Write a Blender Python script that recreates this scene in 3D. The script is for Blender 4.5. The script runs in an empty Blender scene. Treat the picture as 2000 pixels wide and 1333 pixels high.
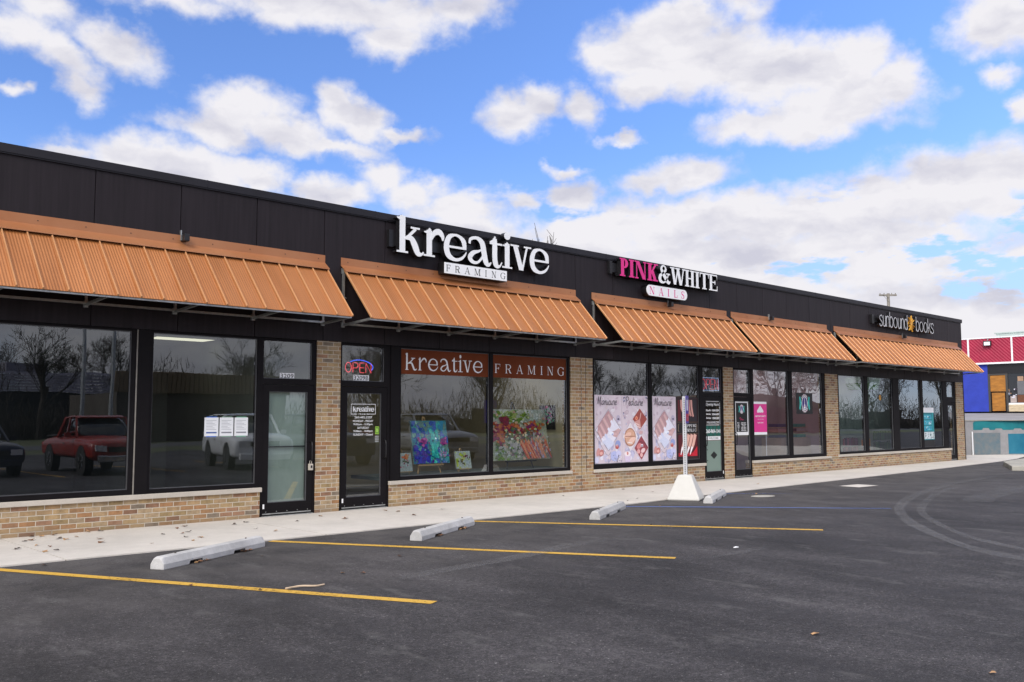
import bpy, math, random
from mathutils import Vector, Matrix
R = math.radians
S = bpy.context.scene
COL = S.collection

# ---------------------------------------------------------------- camera, world, sun, exposure
cd = bpy.data.cameras.new('camera'); cam = bpy.data.objects.new('camera', cd); COL.objects.link(cam)
YAW, PITCH, ROLL = 0.763168648, 0.0834129738, -0.00197865842
cf = Vector((math.sin(YAW)*math.cos(PITCH), math.cos(YAW)*math.cos(PITCH), math.sin(PITCH)))
cr = Vector((math.cos(YAW), -math.sin(YAW), 0)); cu = cr.cross(cf)
cr2 = cr*math.cos(ROLL)+cu*math.sin(ROLL); cu2 = -cr*math.sin(ROLL)+cu*math.cos(ROLL)
cam.matrix_world = Matrix(((cr2.x, cu2.x, -cf.x, 0), (cr2.y, cu2.y, -cf.y, -13.08), (cr2.z, cu2.z, -cf.z, 1.514), (0, 0, 0, 1)))
cd.sensor_width = 36; cd.lens = 1814.4*36/2000; cd.clip_end = 2000; cd.clip_start = .05
S.camera = cam

SUN_EL, SUN_AZ = 38.0, -118.0           # azimuth from +Y towards +X
sl = bpy.data.lights.new('sun', 'SUN'); sl.energy = 2.4; sl.angle = R(26); sl.color = (1, .955, .88)
so = bpy.data.objects.new('sun', sl); COL.objects.link(so)
sd = Vector((math.sin(R(SUN_AZ))*math.cos(R(SUN_EL)), math.cos(R(SUN_AZ))*math.cos(R(SUN_EL)), math.sin(R(SUN_EL))))
so.rotation_euler = sd.to_track_quat('Z', 'Y').to_euler(); so.location = sd*60

W = bpy.data.worlds.new('World'); S.world = W; W.use_nodes = True
# clouds: azimuth, elevation, half width, half height (degrees), tilt, strength
BL = [(15.1,20.7,2.5,1.3,0,0.8),(16.1,21.9,1.9,1.0,0,0.7),(17.5,19.7,2.4,1.2,30,0.85),(20.0,20.7,2.7,1.3,20,0.95),(18.1,18.3,1.3,1.1,50,0.7),(14.5,17.5,0.8,0.5,0,0.8),(23.4,23.5,3.9,0.8,0,0.6),(29.7,24.3,5.4,1.3,0,1),(34.1,24.1,7.1,1.5,0,1),(36.0,22.7,2.4,1.4,0,0.95),(40.5,24.8,2.9,1.2,0,0.9),(27.4,18.1,3.0,1.7,0,1.1),(25.6,16.9,3.6,1.0,0,1),(29.4,17.1,4.6,1.2,12,1),(32.6,16.4,3.1,0.6,8,0.9),(33.0,18.8,1.4,1.5,0,1),(34.5,18.0,1.9,1.3,30,1),(36.4,17.3,1.8,0.4,0,0.7),(23.4,14.1,6.2,1.9,5,1.2),(28.1,14.3,2.4,1.3,0,1.1),(17.7,14.7,1.9,0.5,0,0.8),(32.6,13.7,2.7,1.0,0,1),(35.8,14.7,1.9,1.0,0,0.95),(37.7,13.8,2.4,1.0,0,0.9),(40.5,12.8,3.8,1.1,0,0.9),(41.8,11.6,5.8,1.6,5,0.95),(44.1,18.5,2.3,1.6,0,0.95),(45.7,19.2,1.9,1.0,0,1),(48.3,18.7,1.1,1.2,0,0.8),(50.5,17.0,1.1,0.4,0,0.9),(53.1,21.8,4.1,2.5,0,1.2),(50.4,21.5,1.9,1.0,0,1),(52.1,20.0,2.5,1.3,0,1),(56.5,21.0,4.3,2.2,0,1.2),(54.7,23.4,3.4,1.5,0,1.1),(58.3,23.7,2.0,1.0,0,0.6),(60.2,20.3,4.7,2.1,0,1.2),(64.0,20.0,3.1,1.8,0,1.2),(66.5,18.7,2.2,1.5,0,1.1),(63.1,18.0,5.3,1.8,0,1.2),(58.6,17.4,3.3,1.0,0,1),(61.3,17.0,3.8,1.1,0,1.1),(72.4,21.3,2.9,1.9,0,1.2),(72.3,18.4,1.3,0.7,0,0.9),(72.9,16.2,0.9,0.9,0,0.9),(47.6,13.6,1.6,1.2,0,1.1),(47.3,15.2,1.1,0.4,0,0.8),(54.6,14.6,3.5,1.1,-5,1.05),(52.4,14.0,2.5,0.7,0,0.9),(44.5,13.6,1.8,0.6,0,0.8),(48.5,11.5,4.1,1.5,0,1.3),(53.9,11.7,6.1,1.7,0,1.3),(58.8,11.8,5.8,1.9,0,1.3),(62.9,12.1,4.5,2.0,0,1.3),(65.7,12.5,3.8,2.0,0,1.3),(69.2,12.6,4.3,2.5,0,1.4),(72.5,12.6,3.4,2.7,0,1.4),(46.9,10.0,7.8,1.9,0,1.2),(56.3,9.1,10.1,2.3,0,1.3),(65.0,9.3,7.8,2.9,0,1.2),(71.6,7.7,4.8,1.9,0,1.2),(62.1,6.5,13.0,2.4,0,1.1),(70.2,5.0,9.3,2.0,0,1.2)]
SKYS = .10; SKYT = (.92, 1.13, 1.62); CLOUD = .77
def build_world():
    nt = W.node_tree; nt.nodes.clear(); N = nt.nodes.new; L = nt.links.new
    def math_(op, a, b=None, c=None, clamp=False):
        n = N('ShaderNodeMath'); n.operation = op; n.use_clamp = clamp
        for i, v in enumerate((a, b, c)):
            if v is None: continue
            if isinstance(v, (int, float)): n.inputs[i].default_value = v
            else: L(v, n.inputs[i])
        return n.outputs[0]
    def smooth(v, a, b):
        n = N('ShaderNodeMapRange'); n.interpolation_type = 'SMOOTHSTEP'
        L(v, n.inputs['Value']); n.inputs['From Min'].default_value = a; n.inputs['From Max'].default_value = b
        return n.outputs[0]
    tc = N('ShaderNodeTexCoord'); sep = N('ShaderNodeSeparateXYZ'); L(tc.outputs['Generated'], sep.inputs[0])
    x, y, z = sep.outputs
    az = math_('MULTIPLY', math_('ARCTAN2', x, y), 180/math.pi)
    el = math_('MULTIPLY', math_('ARCSINE', z), 180/math.pi)
    uv = N('ShaderNodeCombineXYZ'); L(az, uv.inputs[0]); L(el, uv.inputs[1])
    # domain warp in degrees
    def noise(scale, detail, rough, vec, dist=0.0):
        n = N('ShaderNodeTexNoise'); n.inputs['Scale'].default_value = scale; n.inputs['Detail'].default_value = detail
        n.inputs['Roughness'].default_value = rough; n.inputs['Distortion'].default_value = dist; L(vec, n.inputs['Vector']); return n
    mp = N('ShaderNodeMapping'); mp.inputs['Scale'].default_value = (1, 1, 1.2); L(tc.outputs['Generated'], mp.inputs[0])
    dirv = mp.outputs[0]
    wn = noise(14, 5, .6, dirv)
    ws = N('ShaderNodeVectorMath'); ws.operation = 'SUBTRACT'; L(wn.outputs['Color'], ws.inputs[0]); ws.inputs[1].default_value = (.5, .5, .5)
    wm = N('ShaderNodeVectorMath'); wm.operation = 'MULTIPLY'; L(ws.outputs[0], wm.inputs[0]); wm.inputs[1].default_value = (4.0, 3.0, 0)
    wa = N('ShaderNodeVectorMath'); wa.operation = 'ADD'; L(uv.outputs[0], wa.inputs[0]); L(wm.outputs[0], wa.inputs[1])
    wa3 = N('ShaderNodeVectorMath'); wa3.operation = 'MULTIPLY_ADD'; L(ws.outputs[0], wa3.inputs[0]); wa3.inputs[1].default_value = (.05, .05, .03); L(tc.outputs['Generated'], wa3.inputs[2])
    def dist_field(vec):
        acc = None
        for (a, e, ra, re, rot, s) in BL:
            m = N('ShaderNodeMapping'); m.vector_type = 'TEXTURE'
            m.inputs['Location'].default_value = (a, e, 0); m.inputs['Rotation'].default_value = (0, 0, -R(rot)); m.inputs['Scale'].default_value = (ra*1.12, re*1.12, 1)
            L(vec, m.inputs[0])
            ln = N('ShaderNodeVectorMath'); ln.operation = 'LENGTH'; L(m.outputs[0], ln.inputs[0])
            f = math_('MULTIPLY_ADD', ln.outputs['Value'], -s, s)
            acc = f if acc is None else math_('SMOOTH_MAX', acc, f, .12)
        return acc
    mpz = N('ShaderNodeMapping'); mpz.inputs['Scale'].default_value = (1, 1, 3.2); L(tc.outputs['Generated'], mpz.inputs[0])
    f = dist_field(wa.outputs[0])
    n1 = noise(30, 9, .56, dirv)
    f1 = math_('ADD', f, math_('MULTIPLY_ADD', n1.outputs['Fac'], 1.15, -.575))
    hole = math_('MULTIPLY', smooth(noise(9, 6, .55, mpz.outputs[0]).outputs['Fac'], .53, .66), smooth(el, 15.5, 9.5))
    f1 = math_('SUBTRACT', f1, math_('MULTIPLY', hole, 1.15))
    dens = smooth(f1, -.18, .60)
    # the rest of the sky dome
    n2 = noise(3.2, 9, .55, dirv)
    gen = smooth(n2.outputs['Fac'], .33, .56)
    inview = math_('MULTIPLY', math_('LESS_THAN', math_('ABSOLUTE', math_('SUBTRACT', az, 44)), 36), math_('LESS_THAN', el, 30))
    edge = N('ShaderNodeMapRange'); L(math_('ABSOLUTE', math_('SUBTRACT', az, 44)), edge.inputs['Value']); edge.inputs['From Min'].default_value = 31; edge.inputs['From Max'].default_value = 40
    edge2 = N('ShaderNodeMapRange'); L(el, edge2.inputs['Value']); edge2.inputs['From Min'].default_value = 26.5; edge2.inputs['From Max'].default_value = 34
    out = math_('MAXIMUM', edge.outputs[0], edge2.outputs[0])
    mixd = N('ShaderNodeMix'); mixd.data_type = 'FLOAT'; L(out, mixd.inputs[0]); L(dens, mixd.inputs[2]); L(gen, mixd.inputs[3])
    d = mixd.outputs[0]
    # relief of the clouds: noise compared with itself a little higher up
    up0 = N('ShaderNodeMapping'); up0.inputs['Scale'].default_value = (1, 1, 2.6); L(wa3.outputs[0], up0.inputs[0])
    up = N('ShaderNodeVectorMath'); up.operation = 'ADD'; L(up0.outputs[0], up.inputs[0]); up.inputs[1].default_value = (-.006, -.004, .052)
    n3 = noise(8.5, 7, .52, up0.outputs[0]); n4 = noise(8.5, 7, .52, up.outputs[0])
    rel = math_('SUBTRACT', n3.outputs['Fac'], n4.outputs['Fac'])
    n5 = noise(4.6, 5, .55, up0.outputs[0])
    lum = math_('MULTIPLY_ADD', rel, 1.5, .82)
    thick = smooth(f1, .35, 1.25)
    big = math_('MULTIPLY', smooth(n5.outputs['Fac'], .44, .62), thick)
    lum = math_('SUBTRACT', lum, math_('MULTIPLY', big, .17), clamp=False)
    lum = math_('MINIMUM', math_('MAXIMUM', lum, .42), .93)
    cc = N('ShaderNodeMix'); cc.data_type = 'RGBA'
    lr = N('ShaderNodeMapRange'); L(lum, lr.inputs['Value']); lr.inputs['From Min'].default_value = .45; lr.inputs['From Max'].default_value = .88
    L(lr.outputs[0], cc.inputs[0]); cc.inputs[6].default_value = (.64, .64, .74, 1); cc.inputs[7].default_value = (.90, .885, .925, 1)
    sky = N('ShaderNodeTexSky'); sky.sky_type = 'NISHITA'; sky.sun_disc = False
    sky.sun_elevation = R(SUN_EL); sky.sun_rotation = R(-SUN_AZ); sky.air_density = 1.0; sky.dust_density = .15; sky.ozone_density = 2.2
    skm = N('ShaderNodeVectorMath'); skm.operation = 'MULTIPLY'; L(sky.outputs[0], skm.inputs[0]); skm.inputs[1].default_value = SKYT
    fin = N('ShaderNodeMix'); fin.data_type = 'RGBA'; L(d, fin.inputs[0]); hzm = N('ShaderNodeMix'); hzm.data_type = 'RGBA'; L(math_('MULTIPLY', smooth(el, 17, 2), .75), hzm.inputs[0]); L(skm.outputs[0], hzm.inputs[6]); hzm.inputs[7].default_value = (.40/SKYS, .52/SKYS, .72/SKYS, 1)
    L(hzm.outputs[2], fin.inputs[6])
    # clouds near the sun are brighter
    dt = N('ShaderNodeVectorMath'); dt.operation = 'DOT_PRODUCT'; L(tc.outputs['Generated'], dt.inputs[0]); dt.inputs[1].default_value = sd
    nr = smooth(dt.outputs['Value'], .1, 1.0)
    ccs = N('ShaderNodeVectorMath'); ccs.operation = 'SCALE'; L(cc.outputs[2], ccs.inputs[0]); L(math_('MULTIPLY_ADD', nr, 1.3*CLOUD/SKYS, CLOUD/SKYS), ccs.inputs['Scale'])
    L(ccs.outputs[0], fin.inputs[7])
    bg = N('ShaderNodeBackground'); L(fin.outputs[2], bg.inputs[0]); bg.inputs[1].default_value = SKYS
    o = N('ShaderNodeOutputWorld'); L(bg.outputs[0], o.inputs[0])
build_world()
W.cycles.sampling_method = 'MANUAL'; W.cycles.sample_map_resolution = 512
S.view_settings.view_transform = 'Standard'; S.view_settings.look = 'None'; S.view_settings.exposure = 0.36; S.view_settings.gamma = 1
S.cycles.max_bounces = 6; S.cycles.diffuse_bounces = 3; S.cycles.glossy_bounces = 4; S.cycles.transparent_max_bounces = 10; S.cycles.caustics_reflective = False
S.cycles.sample_clamp_indirect = 4

# ---------------------------------------------------------------- helpers
def lin(*c):
    if len(c) == 1: c = c[0]
    return tuple(((v/255)/12.92 if v/255 <= .04045 else ((v/255+.055)/1.055)**2.4) for v in c)
MATS = {}
def mat(name, col, rough=.6, metal=0.0, var=0.0, vs=3.0, bump=0.0, bs=60.0, col2=None, emit=None, es=1.0, streak=None, spec=.5):
    m = bpy.data.materials.new(name); m.use_nodes = True; nt = m.node_tree; b = nt.nodes['Principled BSDF']
    b.inputs['Base Color'].default_value = (*col, 1); b.inputs['Roughness'].default_value = rough; b.inputs['Metallic'].default_value = metal
    b.inputs['Specular IOR Level'].default_value = spec
    N = nt.nodes.new; L = nt.links.new
    g = N('ShaderNodeNewGeometry')
    if var or col2:
        n = N('ShaderNodeTexNoise'); n.inputs['Scale'].default_value = vs; n.inputs['Detail'].default_value = 7; n.inputs['Roughness'].default_value = .6
        if streak:
            mp = N('ShaderNodeMapping'); mp.inputs['Scale'].default_value = streak; L(g.outputs['Position'], mp.inputs[0]); L(mp.outputs[0], n.inputs['Vector'])
        else: L(g.outputs['Position'], n.inputs['Vector'])
        mx = N('ShaderNodeMix'); mx.data_type = 'RGBA'
        mr = N('ShaderNodeMapRange'); L(n.outputs['Fac'], mr.inputs['Value']); mr.inputs['From Min'].default_value = .3; mr.inputs['From Max'].default_value = .7
        L(mr.outputs[0], mx.inputs[0])
        c2 = col2 if col2 else tuple(v*(1-var) for v in col)
        mx.inputs[6].default_value = (*c2, 1); mx.inputs[7].default_value = (*[min(1, v*(1+(0 if col2 else var))) for v in col], 1)
        L(mx.outputs[2], b.inputs['Base Color'])
        rr = N('ShaderNodeMapRange'); L(n.outputs['Fac'], rr.inputs['Value']); rr.inputs['To Min'].default_value = min(1, rough*1.15); rr.inputs['To Max'].default_value = rough*.85
        L(rr.outputs[0], b.inputs['Roughness'])
    if bump:
        n = N('ShaderNodeTexNoise'); n.inputs['Scale'].default_value = bs; n.inputs['Detail'].default_value = 5; L(g.outputs['Position'], n.inputs['Vector'])
        bp = N('ShaderNodeBump'); bp.inputs['Strength'].default_value = 1; bp.inputs['Distance'].default_value = bump; L(n.outputs['Fac'], bp.inputs['Height']); L(bp.outputs[0], b.inputs['Normal'])
    if emit:
        b.inputs['Emission Color'].default_value = (*emit, 1); b.inputs['Emission Strength'].default_value = es
    MATS[name] = m; return m

class MB:
    """collects shapes, builds ONE mesh object"""
    def __init__(s): s.v = []; s.f = []; s.c = []; s.m = []; s.cc = None; s.mi = 0
    def add(s, vs, fs, c=None, mi=None):
        o = len(s.v); s.v += [tuple(v) for v in vs]
        for f in fs: s.f.append(tuple(i+o for i in f)); s.c.append(c); s.m.append(s.mi if mi is None else mi)
        return s
    def box(s, x0, x1, y0, y1, z0, z1, c=None, mi=None):
        return s.add([(x0, y0, z0), (x1, y0, z0), (x1, y1, z0), (x0, y1, z0), (x0, y0, z1), (x1, y0, z1), (x1, y1, z1), (x0, y1, z1)],
                     [(0, 3, 2, 1), (4, 5, 6, 7), (0, 1, 5, 4), (1, 2, 6, 5), (2, 3, 7, 6), (3, 0, 4, 7)], c, mi)
    def obox(s, c, ax, ay, az, c_=None):
        c, ax, ay, az = Vector(c), Vector(ax), Vector(ay), Vector(az)
        p = [c+sx*ax+sy*ay+sz*az for sz in (-1, 1) for sx, sy in ((-1, -1), (1, -1), (1, 1), (-1, 1))]
        return s.add(p, [(0, 3, 2, 1), (4, 5, 6, 7), (0, 1, 5, 4), (1, 2, 6, 5), (2, 3, 7, 6), (3, 0, 4, 7)], c_)
    def bar(s, a, b, w, h=None, up=(0, 0, 1)):
        a, b = Vector(a), Vector(b); d = b-a; l = d.length
        if l < 1e-6: return s
        d /= l; up = Vector(up)
        if abs(d.dot(up)) > .98: up = Vector((1, 0, 0)) if abs(d.x) < .9 else Vector((0, 1, 0))
        sd_ = d.cross(up).normalized(); u2 = sd_.cross(d)
        return s.obox((a+b)/2, d*l/2, sd_*w/2, u2*(h or w)/2)
    def tube(s, pts, rad, n=8, caps=True):
        pts = [Vector(p) for p in pts]; rad = rad if isinstance(rad, (list, tuple)) else [rad]*len(pts)
        vs = []; fs = []; prev = None
        for i, p in enumerate(pts):
            d = (pts[min(i+1, len(pts)-1)]-pts[max(i-1, 0)]).normalized()
            if prev is None:
                a = d.orthogonal().normalized()
            else:
                a = (prev-d*prev.dot(d)); a = a.normalized() if a.length > 1e-5 else d.orthogonal().normalized()
            prev = a; b = d.cross(a)
            for k in range(n):
                t = 2*math.pi*k/n; vs.append(p+(a*math.cos(t)+b*math.sin(t))*rad[i])
        for i in range(len(pts)-1):
            for k in range(n):
                k2 = (k+1) % n; fs.append((i*n+k, i*n+k2, (i+1)*n+k2, (i+1)*n+k))
        if caps: fs.append(tuple(range(n))[::-1]); fs.append(tuple((len(pts)-1)*n+k for k in range(n)))
        return s.add(vs, fs)
    def prism(s, poly, d, c=None):
        """closed 3-D polygon extruded by vector d"""
        d = Vector(d); n = len(poly); p = [Vector(q) for q in poly]
        vs = p+[q+d for q in p]; fs = [tuple(range(n))[::-1], tuple(range(n, 2*n))]+[(i, (i+1) % n, n+(i+1) % n, n+i) for i in range(n)]
        return s.add(vs, fs, c)
    def quad(s, a, b, c, d, col=None, mi=None): return s.add([a, b, c, d], [(0, 1, 2, 3)], col, mi)
    def build(s, name, m, parent=None, smooth=False, bevel=0, loc=None, normals=True):
        me = bpy.data.meshes.new(name); me.from_pydata(s.v, [], s.f)
        ms = m if isinstance(m, (list, tuple)) else [m]
        for q in ms: me.materials.append(q)
        if len(ms) > 1:
            for p, i in zip(me.polygons, s.m): p.material_index = i
        if any(c is not None for c in s.c):
            at = me.color_attributes.new('Col', 'FLOAT_COLOR', 'CORNER')
            for p, c in zip(me.polygons, s.c):
                for li in p.loop_indices: at.data[li].color = (*(c or (1, 1, 1)), 1)
        me.update()
        o = bpy.data.objects.new(name, me); COL.objects.link(o)
        if loc is not None:
            me.transform(Matrix.Translation(-Vector(loc))); o.location = loc
        if parent is not None:
            o.parent = parent
            if parent.type == 'EMPTY':
                o.matrix_parent_inverse = (Matrix.Translation(parent.location) @ parent.rotation_euler.to_matrix().to_4x4()).inverted()
        if smooth:
            for p in me.polygons: p.use_smooth = True
        if bevel:
            b = o.modifiers.new('bevel', 'BEVEL'); b.width = bevel; b.segments = 2; b.limit_method = 'ANGLE'; b.angle_limit = R(40)
        return o
def tag(o, label=None, cat=None, group=None, kind=None):
    for k, v in (('label', label), ('category', cat), ('group', group), ('kind', kind)):
        if v: o[k] = v
    return o
def empty(name, label, cat, group=None, loc=(0, 0, 0), rz=0):
    o = bpy.data.objects.new(name, None); COL.objects.link(o); o.location = loc; o.rotation_euler = (0, 0, rz); o.empty_display_size = .2
    return tag(o, label, cat, group)
def copy_tree(o, parent=None):
    c = o.copy(); COL.objects.link(c)
    if parent is not None: c.parent = parent
    for ch in list(o.children): copy_tree(ch, c)
    return c
def catmull(pts, n=6, closed=False):
    P_ = [tuple(p) for p in pts]; out = []; k = len(P_)
    rng = range(k if closed else k-1)
    for i in rng:
        p0 = P_[(i-1) % k] if closed or i > 0 else P_[0]; p1 = P_[i]; p2 = P_[(i+1) % k]; p3 = P_[(i+2) % k] if closed or i+2 < k else P_[-1]
        for j in range(n):
            t = j/n
            out.append(tuple(.5*((2*b)+(-a+c)*t+(2*a-5*b+4*c-d)*t*t+(-a+3*b-3*c+d)*t**3) for a, b, c, d in zip(p0, p1, p2, p3)))
    if not closed: out.append(P_[-1])
    return out

# ---------------------------------------------------------------- materials
def brick_mat():
    m = bpy.data.materials.new('blended_brick'); m.use_nodes = True; nt = m.node_tree; b = nt.nodes['Principled BSDF']; N = nt.nodes.new; L = nt.links.new
    g = N('ShaderNodeNewGeometry'); sp = N('ShaderNodeSeparateXYZ'); L(g.outputs['Position'], sp.inputs[0])
    ad = N('ShaderNodeMath'); ad.operation = 'ADD'; L(sp.outputs[0], ad.inputs[0]); L(sp.outputs[1], ad.inputs[1])
    cb = N('ShaderNodeCombineXYZ'); L(ad.outputs[0], cb.inputs[0]); L(sp.outputs[2], cb.inputs[1])
    nz = N('ShaderNodeTexNoise'); nz.inputs['Scale'].default_value = 14; L(g.outputs['Position'], nz.inputs['Vector'])
    s1 = N('ShaderNodeVectorMath'); s1.operation = 'SUBTRACT'; L(nz.outputs['Color'], s1.inputs[0]); s1.inputs[1].default_value = (.5, .5, .5)
    s2 = N('ShaderNodeVectorMath'); s2.operation = 'SCALE'; L(s1.outputs[0], s2.inputs[0]); s2.inputs['Scale'].default_value = .006
    s3 = N('ShaderNodeVectorMath'); s3.operation = 'ADD'; L(cb.outputs[0], s3.inputs[0]); L(s2.outputs[0], s3.inputs[1])
    br = N('ShaderNodeTexBrick'); L(s3.outputs[0], br.inputs['Vector']); br.inputs['Scale'].default_value = 1
    br.inputs['Brick Width'].default_value = .2032; br.inputs['Row Height'].default_value = .0677; br.inputs['Mortar Size'].default_value = .0062
    br.inputs['Mortar Smooth'].default_value = .25; br.inputs['Color1'].default_value = (0, 0, 0, 1); br.inputs['Color2'].default_value = (1, 1, 1, 1); br.inputs['Mortar'].default_value = (.5, .5, .5, 1)
    cr_ = N('ShaderNodeValToRGB'); L(br.outputs['Color'], cr_.inputs[0]); cr_.color_ramp.interpolation = 'CONSTANT'
    e = cr_.color_ramp.elements; e[0].position = 0; e[0].color = (.40, .21, .095, 1); e[1].position = .07; e[1].color = (.42, .28, .145, 1)
    for p, c in ((.17, (.27, .145, .085)), (.22, (.46, .31, .165)), (.34, (.39, .22, .105)), (.42, (.37, .26, .125)), (.50, (.47, .32, .16)), (.60, (.37, .205, .12)), (.66, (.33, .245, .15)), (.71, (.45, .325, .19)), (.81, (.345, .19, .10)), (.87, (.25, .195, .14)), (.90, (.43, .27, .13)), (.96, (.42, .30, .17))):
        q = e.new(p); q.color = (*c, 1)
    n2 = N('ShaderNodeTexNoise'); n2.inputs['Scale'].default_value = 9; n2.inputs['Detail'].default_value = 8; n2.inputs['Roughness'].default_value = .7; L(g.outputs['Position'], n2.inputs['Vector'])
    mr = N('ShaderNodeMapRange'); L(n2.outputs['Fac'], mr.inputs['Value']); mr.inputs['From Min'].default_value = .3; mr.inputs['From Max'].default_value = .7; mr.inputs['To Min'].default_value = .52; mr.inputs['To Max'].default_value = 1.12
    vm = N('ShaderNodeVectorMath'); vm.operation = 'SCALE'; L(cr_.outputs[0], vm.inputs[0]); L(mr.outputs[0], vm.inputs['Scale'])
    mx = N('ShaderNodeMix'); mx.data_type = 'RGBA'; L(br.outputs['Fac'], mx.inputs[0]); L(vm.outputs[0], mx.inputs[6]); mx.inputs[7].default_value = (.56, .49, .39, 1)
    nd = N('ShaderNodeTexNoise'); nd.inputs['Scale'].default_value = 4.5; nd.inputs['Detail'].default_value = 8; nd.inputs['Roughness'].default_value = .75; L(g.outputs['Position'], nd.inputs['Vector'])
    hz = N('ShaderNodeMapRange'); L(sp.outputs[2], hz.inputs['Value']); hz.inputs['From Min'].default_value = .0; hz.inputs['From Max'].default_value = .16; hz.inputs['To Min'].default_value = .30; hz.inputs['To Max'].default_value = 0
    na = N('ShaderNodeMath'); na.operation = 'ADD'; L(nd.outputs['Fac'], na.inputs[0]); L(hz.outputs[0], na.inputs[1]); nr_ = N('ShaderNodeMapRange'); L(na.outputs[0], nr_.inputs['Value']); nr_.inputs['From Min'].default_value = .56; nr_.inputs['From Max'].default_value = .80; nr_.inputs['To Max'].default_value = .5
    md_ = N('ShaderNodeMix'); md_.data_type = 'RGBA'; L(nr_.outputs[0], md_.inputs[0]); L(mx.outputs[2], md_.inputs[6]); md_.inputs[7].default_value = (.17, .125, .085, 1)
    L(md_.outputs[2], b.inputs['Base Color']); b.inputs['Roughness'].default_value = .88
    n3 = N('ShaderNodeTexNoise'); n3.inputs['Scale'].default_value = 120; n3.inputs['Detail'].default_value = 4; L(g.outputs['Position'], n3.inputs['Vector'])
    h = N('ShaderNodeMath'); h.operation = 'MULTIPLY_ADD'; L(br.outputs['Fac'], h.inputs[0]); h.inputs[1].default_value = -1.6; L(n3.outputs['Fac'], h.inputs[2])
    bp = N('ShaderNodeBump'); bp.inputs['Distance'].default_value = .004; L(h.outputs[0], bp.inputs['Height']); L(bp.outputs[0], b.inputs['Normal'])
    return m
def glass_mat(name='window_glass', tint=(.80, .86, .84), base=.14, wob=.0009):
    m = bpy.data.materials.new(name); m.use_nodes = True; nt = m.node_tree; nt.nodes.clear(); N = nt.nodes.new; L = nt.links.new
    lw = N('ShaderNodeLayerWeight'); lw.inputs['Blend'].default_value = .5
    pw = N('ShaderNodeMath'); pw.operation = 'POWER'; L(lw.outputs['Facing'], pw.inputs[0]); pw.inputs[1].default_value = 2.7
    ma = N('ShaderNodeMath'); ma.operation = 'MULTIPLY_ADD'; L(pw.outputs[0], ma.inputs[0]); ma.inputs[1].default_value = 1-base; ma.inputs[2].default_value = base
    tr = N('ShaderNodeBsdfTransparent'); tr.inputs[0].default_value = (*tint, 1)
    gl = N('ShaderNodeBsdfGlossy'); gl.inputs['Roughness'].default_value = .004; gl.inputs[0].default_value = (.92, .96, 1, 1)
    g = N('ShaderNodeNewGeometry'); n = N('ShaderNodeTexNoise'); n.inputs['Scale'].default_value = 1.3; n.inputs['Detail'].default_value = 1; L(g.outputs['Position'], n.inputs['Vector'])
    bp = N('ShaderNodeBump'); bp.inputs['Distance'].default_value = wob; L(n.outputs['Fac'], bp.inputs['Height']); L(bp.outputs[0], gl.inputs['Normal'])
    mx = N('ShaderNodeMixShader'); L(ma.outputs[0], mx.inputs[0]); L(tr.outputs[0], mx.inputs[1]); L(gl.outputs[0], mx.inputs[2])
    o = N('ShaderNodeOutputMaterial'); L(mx.outputs[0], o.inputs[0]); return m
def print_mat(name='printed_film', rough=.4, gloss=.5, noise=.0, ns=40, ew=0):
    m = bpy.data.materials.new(name); m.use_nodes = True; nt = m.node_tree; b = nt.nodes['Principled BSDF']; N = nt.nodes.new; L = nt.links.new
    a = N('ShaderNodeAttribute'); a.attribute_name = 'Col'; b.inputs['Roughness'].default_value = rough; b.inputs['Specular IOR Level'].default_value = gloss
    g = N('ShaderNodeNewGeometry'); n = N('ShaderNodeTexNoise'); n.inputs['Scale'].default_value = ns; n.inputs['Detail'].default_value = 6; n.inputs['Roughness'].default_value = .7; L(g.outputs['Position'], n.inputs['Vector'])
    mr = N('ShaderNodeMapRange'); L(n.outputs['Fac'], mr.inputs['Value']); mr.inputs['From Min'].default_value = .25; mr.inputs['From Max'].default_value = .75; mr.inputs['To Min'].default_value = 1-noise; mr.inputs['To Max'].default_value = 1+noise
    vm = N('ShaderNodeVectorMath'); vm.operation = 'SCALE'; L(a.outputs['Color'], vm.inputs[0]); L(mr.outputs[0], vm.inputs['Scale']); L(vm.outputs[0], b.inputs['Base Color'])
    return m
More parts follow.
